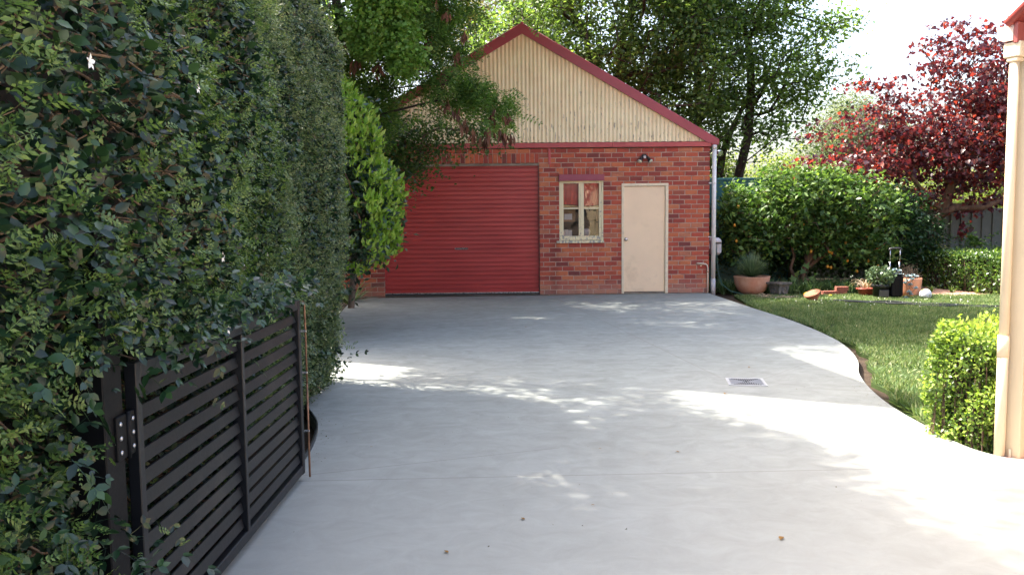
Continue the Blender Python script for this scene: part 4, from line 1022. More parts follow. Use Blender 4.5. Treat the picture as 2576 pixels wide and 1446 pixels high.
    # loose shoots over the gate, the post and beside the drive
    for (cx, cy, cz, n_, rx, rz_) in ((-1.17, 3.0, 1.13, 380, .05, .08), (-1.17, 3.7, 1.15, 260, .05, .06), (-1.19, 2.45, 1.30, 380, .06, .12), (-1.20, 4.3, 1.14, 200, .05, .05), (-1.18, 2.10, .62, 300, .05, .22), (-1.13, 2.5, .50, 30, .04, .04), (-1.42, 6.6, .42, 60, .10, .08), (-1.15, 2.12, .2, 260, .08, .25), (-1.12, 2.45, .22, 40, .04, .10)):
        P = np.array([cx, cy, cz]) + g.normal(size=(n_, 3)) * [rx, .22 if cz > 1 else .10, rz_]
        h_ = max(6, n_ // 4); P = P[:h_]
        v, f = inst(pind[0], pind[1], frames(g.normal(size=(h_, 3)) * .8 + [.5, 0, -.2], g.normal(size=(h_, 3)) * .4 + [.5, -.2, .8]), P, .085 * (1 + .25 * g.normal(size=h_)).clip(.6, 1.4)); parts.append((v, f, 0))
        h_ = max(4, n_ // 9); P = np.array([cx, cy, cz]) + g.normal(size=(h_, 3)) * [rx, .2 if cz > 1 else .10, rz_]
        v, f = inst(pin8[0], pin8[1], frames(g.normal(size=(h_, 3)) * .8 + [.6, 0, .2], g.normal(size=(h_, 3)) * .4 + [.4, -.2, .9]), P, .06 * (1 + .25 * g.normal(size=h_)).clip(.6, 1.4)); parts.append((v, f, 1))
    link_mesh('foliage', np_mesh('foliage', parts), [M_hdark, M_hlight, M_hpale], t)
    segs = []
    n = 2600; y = 1.4 + g.random(n) ** .8 * 6.2; z = g.random(n) * 2.9; x = hface(y, z) - .06
    for i in range(n):
        p = np.array([x[i] - .12, y[i], z[i]]); q = p + [.11 + .07 * g.random(), g.normal() * .07, g.normal() * .08]; r_ = .0035 * g.random() + .001; segs.append((p, q, r_ * 1.3, r_))
    for i in range(46):
        y0 = 1.5 + g.random() * 6; p = np.array([-2.3 + .4 * g.random(), y0, 0]); h = 0
        while p[2] < 2.75:
            q = p + [g.normal() * .06, g.normal() * .10, .35]; q[0] = min(q[0], float(hface(q[1], q[2])) - .14); segs.append((p, q, .014, .012)); p = q
    tv, tf = tubes_np(segs, 4); link_mesh('branches', np_mesh('branches', [(tv, tf, 0)]), M_twig, t)
    b = B(); b.box(-2.95, -1.98, 1.3, 7.2, -.05, 2.85); b.obj('light_block', M_core, t)  # solid dark block added inside the hedge to keep light from passing
    b = B(); b.box(-2.0, -1.62, 1.25, 4.7, .0, 2.8); b.obj('light_block', M_core, t)
    M_petal = simple('white_petal', (.80, .79, .72), .5)
    for (x_, y_, z_) in ((-1.19, 2.22, 1.92), (-1.22, 2.12, 2.72), (-1.24, 3.05, 1.98), (-1.18, 3.25, 1.07), (-1.24, 4.2, 1.42), (-1.19, 3.4, 1.35), (-1.30, 5.3, 2.35), (-1.2, 3.95, 1.28), (-1.33, 5.6, 1.6), (-1.26, 4.7, 1.3)):
        n_ = 5; a = np.arange(n_) * 1.2566 + .3; x0 = float(hface(np.array([y_]), np.array([z_]))[0]) + .035
        if z_ < 1.1: x0 = -1.13
        ax = np.stack([np.full(n_, .35), np.cos(a), np.sin(a)], 1)
        v, f = inst(LEAF8[0], LEAF8[1], frames(ax, np.tile([1., 0, .2], (n_, 1))), np.tile([x0, y_, z_], (n_, 1)), np.full(n_, .024)); link_mesh('flower', np_mesh('flower', [(v, f, 0)]), M_petal, t)
hedge()

# ------------------------------------------------------------------ trees
def tree(name, label, cat, base, trunk, tips, m_leaf, m_bark, per, sig, size, seed, tmpl=LEAF2, r_tip=.006, power=2.2, droop=.3, flat=.55, wid=1.0, maxr=None, extra=None, group=None, crown='crown', stem='trunk', zsq=1., rad_root=None, scale=1.0):
    g = np.random.default_rng(seed); t = thing(name, label, cat, base, 0, group); t.scale = (scale,) * 3
    segs = grow(trunk, tips, g, r_tip, power, maxr)
    if rad_root:
        for i in range(len(trunk) - 1): segs[i] = (segs[i][0], segs[i][1], rad_root * (1 - .35 * i / len(trunk)), rad_root * (1 - .35 * (i + 1) / len(trunk)))
    tv, tf = tubes_np(segs, 6); me = np_mesh(stem, [(tv, tf, 0)])
    for p in me.polygons: p.use_smooth = True
    link_mesh(stem, me, m_bark, t)
    v, f = leaves_at(tips, per, sig, size, g, tmpl, droop, flat, wid=wid, zsq=zsq); parts = [(v, f, 0)]
    if extra: parts += extra(g)
    link_mesh(crown, np_mesh(crown, parts), m_leaf, t); return t, g
M_barkd = bark('dark_bark', (.022, .017, .013), (.075, .055, .04)); M_barkg = bark('grey_bark', (.06, .05, .04), (.19, .15, .11)); M_barkr = bark('brown_bark', (.07, .04, .03), (.20, .13, .09))
M_elm = leafmat('elm_leaf', [(.042, .078, .024), (.07, .12, .034), (.11, .175, .045), (.17, .25, .065)], .58, .42, .45)
M_elm2 = leafmat('elm_leaf_light', [(.055, .10, .028), (.09, .155, .038), (.14, .22, .055), (.21, .30, .08)], .6, .42, .45)
def A(*p): return np.array(p, float)
g = np.random.default_rng(77)
tips = blobs_sample([(1.6, 0, 6.4, 2.4, 1.7, 2.6), (-.4, .4, 5.9, 1.6, 1.4, 1.9), (3.3, -.2, 5.0, 1.8, 1.5, 2.4), (2.3, 0, 8.4, 2.6, 1.8, 1.8, .6)], 520, g, .3)
tree('shade_tree', 'large dense dark green tree rising directly behind the shed roof', 'tree', (1.15, 24.4, -.25), [A(.4, 0, 0), A(.45, 0, 1.5), A(.7, 0, 3.2), A(1.1, 0, 4.6)], tips, M_elm, M_barkd, 100, .21, .105, 1, r_tip=.011, rad_root=.24, scale=1.145)
tips = blobs_sample([(.0, 0, 5.4, 1.3, 1.2, 3.2), (-.3, 0, 3.9, 1.1, 1.0, 1.6), (.3, .3, 7.6, 1.6, 1.3, 1.6)], 240, g, .25)
tree('slender_tree', 'narrow upright tree with a straight dark stem between the big tree and the forked tree', 'tree', (5.6, 25.4, -.25), [A(.1, 0, 0), A(.12, 0, 2), A(.1, 0, 4), A(.05, 0, 6), A(.1, 0, 7.8)], tips, M_elm, M_barkd, 90, .2, .10, 2, r_tip=.007, rad_root=.12, scale=1.145)
tips = np.concatenate([blobs_sample([(-.1, 0, 5.6, 1.5, 1.2, 1.9), (1.1, 0, 5.7, 1.3, 1.1, 1.5), (.2, 0, 7.4, 1.7, 1.2, 1.3), (.0, -.1, 3.6, 1.0, .9, 1.3, .7)], 230, g, .3), blobs_sample([(2.2, 0, 5.3, .9, .6, .25), (1.6, 0, 4.5, .9, .6, .3), (1.2, 0, 3.7, .9, .6, .4), (2.3, 0, 6.5, .7, .6, .4)], 46, g, .2)])
tr = [A(-.18, 0, 0), A(-.12, 0, 2.4), A(.16, 0, 3.6), A(.22, 0, 4.6), A(.20, 0, 5.5), A(.12, 0, 6.15)]
tt, gg = tree('forked_tree', 'open tree with a dark forked trunk against the white sky, right of the shed', 'tree', (6.98, 25.2, -.25), tr, tips, M_elm2, M_barkd, 62, .2, .105, 3, r_tip=.009, rad_root=.135, scale=1.145)
b = B(); b.tube([(.12, 0, 6.1), (-.12, 0, 6.7), (-.3, .1, 7.4)], [.075, .06, .03], 8); b.tube([(.12, 0, 6.1), (.4, 0, 6.45), (.55, 0, 7.2)], [.075, .06, .03], 8); b.tube([(.2, 0, 4.3), (.55, .1, 4.75), (.8, .2, 5.6)], [.07, .05, .03], 8); b.tube([(-.75, .3, 0), (-.6, .2, 2.2), (-.45, .2, 3.2), (-.2, .1, 3.9), (.2, 0, 4.7)], [.15, .12, .1, .07, .05], 8); b.obj('limb', M_barkd, tt)
M_olive = leafmat('olive_needles', [(.09, .09, .03), (.14, .13, .045), (.20, .17, .06), (.12, .14, .05)], .45, .6, .2)
tips = blobs_sample([(0, 0, 7.6, 1.5, 1.4, 2.4), (-1.2, 0, 6.6, 1.2, 1.2, 1.8), (1.1, 0, 6.8, 1.1, 1, 1.6)], 330, g, .2)
tree('feathery_tree', 'hazy olive-brown feathery tree behind the left slope of the shed roof', 'tree', (-.2, 28.0, .4), [A(0, 0, 0), A(0, 0, 3), A(0, 0, 5.5)], tips, M_olive, M_barkg, 130, .28, .10, 4, wid=.35, r_tip=.008, rad_root=.16)
tips = blobs_sample([(0, 0, 6.2, 2.2, 2, 2.2), (-2.0, 0, 5.0, 1.6, 1.5, 1.8)], 300, g, .25)
tree('far_left_tree', 'mid green tree seen through gaps over the left end of the shed', 'tree', (-6.2, 25.5, -.05), [A(0, 0, 0), A(0, 0, 2.5), A(0, 0, 4)], tips, M_elm2, M_barkg, 80, .24, .11, 5, r_tip=.009, rad_root=.17)
M_pale = leafmat('pale_grey_leaf', [(.12, .15, .10), (.17, .20, .13), (.22, .25, .17)], .4, .6, .2)
tips = blobs_sample([(0, 0, 4.6, 1.4, 1.4, 1.6), (-1.1, 0, 3.5, 1.2, 1.2, 1.3), (1.5, 0, 3.6, 1.6, 1.4, 1.4)], 330, g, .2)
tree('pale_tree', 'pale grey-green rounded tree far behind the red-leaved tree', 'tree', (13.0, 32, -.05), [A(0, 0, 0), A(0, 0, 2), A(0, 0, 3.2)], tips, M_pale, M_barkg, 130, .26, .11, 6, wid=.5, r_tip=.008)
M_lime = leafmat('lime_leaf', [(.11, .17, .035), (.17, .24, .05), (.24, .30, .08), (.20, .19, .07)], .5, .5, .3)
for i, (x, y, h, wd, lb) in enumerate([(6.6, 26.5, 3.3, 1.2, 'yellow-green bush seen between the trunks of the forked tree'), (8.9, 27.5, 3.4, 1.5, 'sunlit lime bush beyond the fence, left of the pale tree'), (12.8, 25.5, 2.9, 1.7, 'sunlit green bush beyond the steel fence behind the red-leaved tree'), (16.0, 26.0, 3.6, 1.8, 'sunlit bush beyond the steel fence at the far right')]):
    tips = blobs_sample([(0, 0, h * .58, wd, 1.1, h * .48), (-.5 * wd, 0, h * .4, wd * .8, 1, h * .4)], 170, g, .2)
    tree('garden_bush', lb, 'bush', (x, y, -.05), [A(0, 0, 0), A(.1, 0, .8)], tips, M_lime, M_barkg, 85, .22, .09, 30 + i, group='bushes beyond the fence')

# ---- robinia: overhanging, compound leaves and clusters of brown pods
M_rob = leafmat('robinia_leaf', [(.045, .105, .025), (.08, .155, .034), (.12, .215, .048), (.18, .29, .065)], .58, .45, .35)
M_robn = leafmat('robinia_new_leaf', [(.10, .20, .035), (.14, .26, .05), (.20, .33, .07)], .45, .45, .35)
M_pod = leafmat('seed_pod', [(.06, .025, .015), (.11, .045, .025), (.18, .08, .045)], .12, .6, .3)
pinR = pinnate(5, .22, .50, 1.25, -.4)
def robinia():
    g = np.random.default_rng(42)
    low = blobs_sample([(-1.55, -.1, 4.3, .95, .8, .55), (-.85, -.2, 3.55, .45, .5, .65), (-.62, -.3, 3.3, .32, .3, .24), (-.22, -.3, 3.1, .30, .3, .22), (-2.3, .2, 3.3, .7, .6, .7), (-1.1, 0, 4.7, .9, .8, .5)], 190, g, .2)
    high = blobs_sample([(-2.2, .8, 6.6, 2.6, 1.9, 1.6), (1.2, 1.2, 7.0, 2.6, 1.6, 1.2), (-1.0, .4, 5.6, 2.0, 1.2, .6), (3.0, 1.4, 7.2, 1.6, 1.3, 1.0), (-1.6, 3.2, 7.3, 2.6, 1.3, 1.2), (.8, 3.4, 7.4, 2.0, 1.2, 1.1)], 520, g, .15)  # wide upper canopy out of view, added to shade slab and lawn
    tips = np.concatenate([low, high]) + [3.9, 0, 0]
    base = np.array([-3.9, 12.0, -.05])
    def sprigs(P, s, bias, gg, tm=pinR):
        n = len(P); ax = gg.normal(size=(n, 3)) * [.75, .75, .4] + [0, 0, bias]; nm = gg.normal(size=(n, 3)) * .5 + [0, -.3, .9]
        return inst(tm[0], tm[1], frames(ax, nm), P, s * (1 + .2 * gg.normal(size=n)).clip(.5, 1.5))
    t = thing('robinia_tree', 'overhanging tree with ferny leaves and brown hanging pods, left of the shed gable', 'tree', tuple(base))
    segs = grow([A(0, 0, 0), A(.1, 0, 1.5), A(.3, 0, 2.8), A(.9, 0, 4.2)], tips, g, .004, 2.1)
    for i in range(3): segs[i] = (segs[i][0], segs[i][1], .16 - i * .02, .14 - i * .02)
    tv, tf = tubes_np(segs, 6); link_mesh('trunk', np_mesh('trunk', [(tv, tf, 0)]), M_barkd, t)
    parts = []
    P = np.repeat(tips[:190], 25, 0) + g.normal(size=(190 * 25, 3)) * .11; v, f = sprigs(P, .25, -.6, g); parts.append((v, f, 0))
    P = np.repeat(tips[190:], 38, 0) + g.normal(size=(520 * 38, 3)) * .3; v, f = sprigs(P, .27, -.3, g); parts.append((v, f, 0))
    nb_ = blobs_sample([(-1.80, -1.1, 4.0, .32, .3, .36), (-1.35, -1.1, 3.75, .27, .25, .40), (-1.6, -1.1, 4.35, .5, .3, .25)], 520, g, .1) + [3.9, 0, 0]
    v, f = leaves_at(nb_, 12, .05, .055, g, LEAF4, .2, .3, wid=1.5); parts.append((v, f, 1))
    P = blobs_sample([(-.12, -.3, 3.0, .22, .2, .28), (-.5, -.3, 3.2, .25, .2, .12)], 170, g, .2) + [3.9, 0, 0]; v, f = sprigs(P, .18, -.6, g); parts.append((v, f, 1))
    link_mesh('crown', np_mesh('crown', parts), [M_rob, M_robn], t)
    # hanging sprays down the right side and pods
    podp = [(-.50, -.55, 2.63), (-.36, -.55, 2.55), (-.30, -.55, 2.68), (-.12, -.55, 2.62), (.0, -.55, 2.6), (-.62, -.5, 2.78), (-.88, -.5, 3.05), (-.9, -.5, 3.45), (-.72, -.5, 3.7), (-1.1, -.5, 3.9), (-1.25, -.5, 3.6), (-1.8, -.5, 3.55), (-2.1, -.5, 3.6), (-2.2, -.5, 3.9), (-1.95, -.5, 4.25), (-1.35, -.5, 4.3), (-.85, -.5, 4.25), (-.6, -.5, 3.95), (-.75, -.5, 2.95), (-.25, -.5, 2.9), (-1.0, -.5, 4.45), (-.05, -.55, 2.85)]
    for i, p in enumerate(podp):
        n_ = int(14 + 12 * g.random()); Q = np.array(p) + [3.9, 0, 0] + g.normal(size=(n_, 3)) * [.030, .025, .035] + [0, 0, .07]
        ax = g.normal(size=(n_, 3)) * .22 + [0, 0, -1]
        v, f = inst(LEAF4[0], LEAF4[1], frames(ax, g.normal(size=(n_, 3))), Q, np.stack([np.full(n_, .06), np.full(n_, .115), np.full(n_, .06)], 1) * (.8 + .5 * g.random((n_, 1)))); link_mesh('pod_cluster', np_mesh('pod_cluster', [(v, f, 0)]), M_pod, t)
robinia()
# small-leaved shrub tree between robinia and shed
M_priv = leafmat('privet_leaf', [(.032, .075, .022), (.06, .12, .032), (.10, .18, .045)], .48, .4, .5)
g = np.random.default_rng(90)
tips = np.concatenate([blobs_sample([(.35, 0, 3.0, .75, .6, .75), (1.0, 0, 2.6, .5, .5, .55), (.1, 0, 2.5, .6, .5, .5), (.9, -.1, 2.5, .42, .4, .3), (-.5, 0, 3.6, .5, .5, .6)], 190, g, .2), blobs_sample([(1.9, 0, 3.0, .7, .25, .12), (1.6, 0, 2.75, .35, .2, .22), (2.35, 0, 2.95, .35, .2, .12)], 34, g, .1)])
tree('privet_tree', 'dark small-leaved tree between the bay shrub and the left gable of the shed', 'tree', (-2.75, 14.0, -.05), [A(0, 0, 0), A(.1, 0, 1.0), A(.3, 0, 1.9)], tips, M_priv, M_barkg, 72, .15, .055, 8, tmpl=LEAF4, r_tip=.005, rad_root=.06)
# bay shrub: dark leaves below, long yellow-green new leaves outside
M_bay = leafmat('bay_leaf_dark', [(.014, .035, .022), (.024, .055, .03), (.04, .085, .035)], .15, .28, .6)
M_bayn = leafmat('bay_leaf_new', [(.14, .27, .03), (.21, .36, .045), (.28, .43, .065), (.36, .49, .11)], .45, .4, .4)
def bay():
    g = np.random.default_rng(66); t = thing('bay_shrub', 'bushy bay shrub with bright yellow-green new leaves beside the roller door', 'shrub', (-2.15, 10.4, -.05))
    bl = [(.12, 0, 1.75, .62, .65, .62), (.0, 0, 2.4, .48, .5, .70), (.22, -.1, 1.3, .48, .5, .38), (-.1, 0, 2.9, .30, .3, .35), (-.2, 0, 1.2, .6, .5, .6), (-.5, .2, 2.2, .7, .6, .9)]
    pts = blobs_sample(bl, 520, g, .35); segs = grow([A(-.2, 0, 0), A(-.15, 0, .6), A(-.1, 0, 1.0)], pts, g, .003, 2.1); tv, tf = tubes_np(segs, 5); link_mesh('stems', np_mesh('stems', [(tv, tf, 0)]), M_barkr, t)
    v, f = leaves_at(pts, 26, .11, .085, g, LEAF4, .2, .45, wid=.75); parts = [(v, f, 0)]
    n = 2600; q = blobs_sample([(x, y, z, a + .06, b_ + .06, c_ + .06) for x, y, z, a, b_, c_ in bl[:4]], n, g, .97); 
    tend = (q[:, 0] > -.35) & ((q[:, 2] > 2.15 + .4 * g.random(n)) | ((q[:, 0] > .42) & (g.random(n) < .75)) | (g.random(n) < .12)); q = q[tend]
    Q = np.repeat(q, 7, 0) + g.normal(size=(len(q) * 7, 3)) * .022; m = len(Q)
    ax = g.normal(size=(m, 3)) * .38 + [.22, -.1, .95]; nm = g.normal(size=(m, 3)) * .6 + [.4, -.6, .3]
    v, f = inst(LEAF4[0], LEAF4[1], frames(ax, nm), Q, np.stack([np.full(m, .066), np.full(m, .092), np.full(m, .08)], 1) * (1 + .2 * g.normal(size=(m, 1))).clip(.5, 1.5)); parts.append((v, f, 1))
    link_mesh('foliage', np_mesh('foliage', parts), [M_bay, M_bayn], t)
bay()
# off to the left beyond the hedge: unseen trees added, crowns shaped to shade and dapple the drive
g = np.random.default_rng(91)
tips = blobs_sample([(.5, .45, 6.9, .7, 1.9, .80), (.45, -1.6, 7.0, .6, 1.1, .80), (.5, -.4, 8.5, .6, .5, .25, .7), (.9, -2.2, 8.4, .6, .6, .25, .7), (1.0, -1.2, 8.1, .4, .4, .3, .6), (.5, .0, 9.2, .5, .4, .2, 1.1), (.4, .9, 9.9, .5, .4, .2, 1.3)], 320, g, .3)
tree('hedge_shade_caster', 'unseen loose-leaved tree added behind the tall hedge to shade the drive', 'tree', (-3.7, 6.3, -.05), [A(0, 0, 0), A(0, 0, 2), A(.1, 0, 4.4)], tips, M_elm, M_barkg, 105, .19, .085, 9)
g = np.random.default_rng(94)
tips = blobs_sample([(0, .3, 5.1, .45, .75, .5), (.1, .4, 6.2, .5, .7, .35), (.1, .3, 7.3, .5, .7, .35, .7)], 62, g, .3)
tree('side_shade_caster', 'unseen slim tree added behind the hedge to dapple the drive', 'tree', (-3.75, 8.85, -.05), [A(0, 0, 0), A(0, 0, 2), A(0, 0, 3.8)], tips, M_elm, M_barkg, 100, .13, .075, 95)  # added out of view, its crown breaks up the lit strip
g = np.random.default_rng(92)
tips = blobs_sample([(0, 0, 8.0, 2.4, 2.6, 2.9), (.6, -1.6, 7.2, 1.6, 1.3, 1.6), (.7, -2.0, 5.0, 1.7, 1.5, 1.2), (-.6, -2.2, 7.6, 1.8, 1.6, 1.6), (3.6, .6, 8.4, 2.0, 1.4, 1.4), (.2, 2.2, 7.4, 1.8, 1.6, 2.4)], 640, g, .2)
tree('boundary_shade_caster', 'unseen tall tree added left of the shed to shade the slab', 'tree', (-6.4, 17.3, -.05), [A(0, 0, 0), A(0, 0, 2.4), A(.2, 0, 4.8)], tips, M_elm, M_barkg, 105, .28, .11, 93, r_tip=.009, rad_root=.2)  # added out of view to keep sun off the slab by the shed
# ---- redbud
M_redb = leafmat('redbud_leaf', [(.032, .014, .022), (.048, .015, .025), (.07, .018, .026), (.105, .024, .028), (.24, .06, .035)], .45, .36, .55, tcol=(2.0, 1.0, .8))
def redbud():
    g = np.random.default_rng(14); t = thing('red_leaved_tree', 'spreading tree with dark red and purple leaves at the right of the garden', 'tree', (9.42, 18.5, -.25)); t.scale = (1.135,) * 3
    bl = [(.9, 0, 3.0, 1.5, 1.2, .95), (-.4, -.1, 2.7, 1.3, 1.0, .55), (-1.7, -.2, 2.45, 1.0, .7, .38), (.9, 0, 4.2, 1.1, .9, .75), (-.6, 0, 3.5, .9, .8, .45), (.6, .1, 1.9, 1.1, .9, .35), (-1.9, 0, 3.2, .6, .5, .22), (.6, 0, 4.9, .8, .6, .35), (-1.2, 0, 4.1, .5, .4, .2), (-.5, 0, 4.75, .4, .3, .15), (2.0, .4, 3.4, 1.2, 1, 1.4), (-2.2, -.2, 2.7, .5, .5, .25), (-2.35, -.1, 2.35, .6, .5, .22, 1.6)]
    pts = blobs_sample(bl, 760, g, .15)
    tr = [A(-.15, 0, 0), A(-.1, 0, .8), A(.05, 0, 1.4), A(.2, 0, 1.62)]
    segs = grow(tr, pts, g, .004, 2.0, wig=.16)
    for i, (r0_, r1_) in enumerate(((.11, .10), (.10, .09), (.09, .08))): segs[i] = (segs[i][0], segs[i][1], r0_, r1_)
    tv, tf = tubes_np(segs, 6); link_mesh('trunk', np_mesh('trunk', [(tv, tf, 0)]), M_barkr, t)
    b = B(); b.tube([(.1, -.02, 1.5), (.35, -.1, 1.66), (.9, -.15, 1.66), (1.3, -.1, 1.8), (1.6, 0, 2.1)], [.085, .075, .06, .05, .03], 8); b.tube([(.2, 0, 1.6), (.3, -.05, 2.2), (.25, -.1, 2.7)], [.06, .05, .03], 8); b.obj('limb', M_barkr, t)
    heart = (np.array([[0, .06, 0], [.36, .0, .05], [.46, .34, .04], [0, 1, -.14], [-.46, .34, .04], [-.36, 0, .05], [0, .4, -.02]]), np.array([[0, 1, 6], [1, 2, 6], [2, 3, 6], [3, 4, 6], [4, 5, 6], [5, 0, 6]]))
    v, f = leaves_at(pts, 31, .18, .070, g, heart, .75, .55, zsq=.33); parts = [(v, f, 0)]
    q = g.normal(size=(16, 3)) * [.09, .06, .09] + [.42, -.35, 1.22]; v, f = leaves_at(q, 2, .03, .09, g, heart, .8, .3); parts.append((v, f, 0))
    link_mesh('crown', np_mesh('crown', parts), M_redb, t)
redbud()
# ---- lemon tree
M_lem = leafmat('lemon_leaf', [(.025, .06, .018), (.045, .095, .025), (.07, .14, .034), (.11, .19, .045), (.16, .25, .06)], .38, .5, .35)
M_lemy = leafmat('lemon_leaf_new', [(.08, .15, .03), (.12, .20, .04), (.17, .25, .055)], .4, .35, .5)
def lemon():
    g = np.random.default_rng(19); t = thing('lemon_tree', 'wide bushy lemon tree with yellow fruit among its leaves behind the pots', 'tree', (6.05, 17.3, -.05))
    bl = [(-.75, 0, 1.55, .95, .8, .60), (.25, -.1, 1.75, 1.1, .9, .68), (1.1, -.1, 1.5, .95, .8, .66), (-.2, -.2, 2.15, .75, .6, .35), (1.1, -.3, .95, .75, .5, .45), (-1.1, -.2, 1.1, .65, .5, .42), (.1, -.2, 1.25, .7, .5, .35), (.55, -.1, 2.25, .6, .5, .25), (-1.2, 0, 1.75, .5, .5, .4), (1.65, 0, 1.65, .5, .5, .45), (1.2, 0, 2.1, .5, .5, .22)]
    pts = blobs_sample(bl, 700, g, .4)
    tr = [A(0, 0, 0), A(.05, 0, .35), A(.15, 0, .6)]
    segs = grow(tr, pts, g, .0045, 2.1); 
    for i in range(2): segs[i] = (segs[i][0], segs[i][1], .06, .055)
    tv, tf = tubes_np(segs, 6); link_mesh('trunk', np_mesh('trunk', [(tv, tf, 0)]), M_barkr, t)
    v, f = leaves_at(pts, 25, .13, .112, g, LEAF4, .45, .5, wid=.9); parts = [(v, f, 0)]
    top = pts[(pts[:, 2] > 1.35)]; q = top[g.choice(len(top), 260)] + [0, -.05, .12]
    v, f = leaves_at(q, 6, .06, .085, g, LEAF4, -.5, .4, wid=.95); parts.append((v, f, 1))
    link_mesh('crown', np_mesh('crown', parts), [M_lem, M_lemy], t)
    b = B(); b.tube([(0, -.05, 0), (.06, -.08, .4), (.2, -.1, .75), (.24, -.12, 1.2)], [.055, .045, .04, .03], 8); b.tube([(.05, -.07, .38), (.35, -.12, .65), (.7, -.15, .85), (1.0, -.1, 1.2)], [.045, .04, .03, .02], 8); b.tube([(-.05, -.02, .1), (-.25, -.12, .45), (-.18, -.14, .7), (-.3, -.1, 1.1)], [.04, .035, .03, .02], 8); b.obj('limb', M_barkr, t)
    for (x, y) in ((375, 790), (880, 665), (1095, 735), (1220, 725), (1210, 805), (1370, 755), (1085, 870), (1105, 880), (1455, 845), (1075, 985), (1100, 992), (1300, 1020), (1385, 940), (1460, 980), (1030, 775), (360, 670), (385, 530), (1225, 940), (945, 870)):
        X_ = ((2750 + x * .5236) * .629 - 1288) / 2079; Z_ = ((550 + y * .5236) * .629); d = 16.78
        px, pz = X_ * d - 6.05, 1.5 - (Z_ - (548 - .0105 * X_ * 2079)) / 2079 * d + .05
        b = B(); b.lathe([(.003, -.036), (.014, -.030), (.027, -.012), (.028, .008), (.018, .026), (.006, .032), (.003, .036)], (px, d - 17.3, pz), 12); b.obj('lemon', M_lemon, t)
lemon()
M_dks = leafmat('dark_shrub_leaf', [(.012, .035, .012), (.02, .055, .018), (.035, .085, .025)], .25, .4, .4)
g = np.random.default_rng(23)
tips = blobs_sample([(0, 0, 1.25, .85, .6, .75), (.35, 0, 1.0, .6, .5, .6), (-.3, 0, 1.7, .6, .5, .42), (.1, 0, .6, .8, .5, .5)], 260, g, .3)
tree('dark_shrub', 'dense dark green shrub between the lemon tree and the red-leaved tree', 'shrub', (8.15, 17.6, -.05), [A(0, 0, 0), A(0, 0, .5)], tips, M_dks, M_barkd, 60, .13, .085, 24, tmpl=LEAF4, wid=.7, crown='foliage', stem='stems')
tips = blobs_sample([(0, 0, 1.2, 1.6, .5, 1.1), (1.8, 0, 1.2, 1.2, .5, 1.0), (-1.6, .2, 1.0, .8, .4, .7)], 210, g, .3)
tree('backing_shrub', 'dark foliage mass filling the shade behind the lemon tree', 'shrub', (6.4, 18.9, -.05), [A(0, 0, 0), A(0, 0, .5)], tips, M_dks, M_barkd, 75, .18, .09, 25, crown='foliage', stem='stems')
# sunlit odds above the low hedge
M_crot = leafmat('mottled_leaf', [(.30, .32, .05), (.45, .42, .10), (.22, .28, .06), (.55, .50, .22)], .4, .4)
for i, (x, y, h, lb) in enumerate([(9.25, 18.0, 1.12, 'yellow-leaved stalk plant rising behind the low hedge, right of the twiggy one'), (8.85, 18.2, 1.15, 'twiggy yellow-leaved plant rising behind the low hedge, nearest the red-leaved tree')]):
    tips = blobs_sample([(0, 0, h * .75, .10, .1, h * .22)], 16, g, .1)
    tree('yellow_plant', lb, 'plant', (x, y, -.05), [A(0, 0, 0), A(0, 0, .5)], tips, M_crot, M_barkr, 13, .05, .075, 60 + i, tmpl=LEAF4, wid=.6, group='yellow plants behind the low hedge', crown='foliage', stem='stems')
t = thing('palm_frond_plant', 'low palm-like fronds behind the right end of the low hedge', 'plant', (10.1, 18.0, -.05)); g = np.random.default_rng(71)
v, f = inst(pinR[0] * [1, 1, 1], pinR[1], frames(g.normal(size=(26, 3)) * [1, .6, .3] + [0, 0, .35], np.tile([0, -.2, 1.], (26, 1))), np.tile([0, 0, .85], (26, 1)), np.full(26, .55)); link_mesh('fronds', np_mesh('fronds', [(v, f, 0)]), M_lem, t)
tv, tf = tubes_np([((0, 0, 0), (0, 0, .88), .03, .02)]); link_mesh('stem', np_mesh('stem', [(tv, tf, 0)]), M_barkr, t)

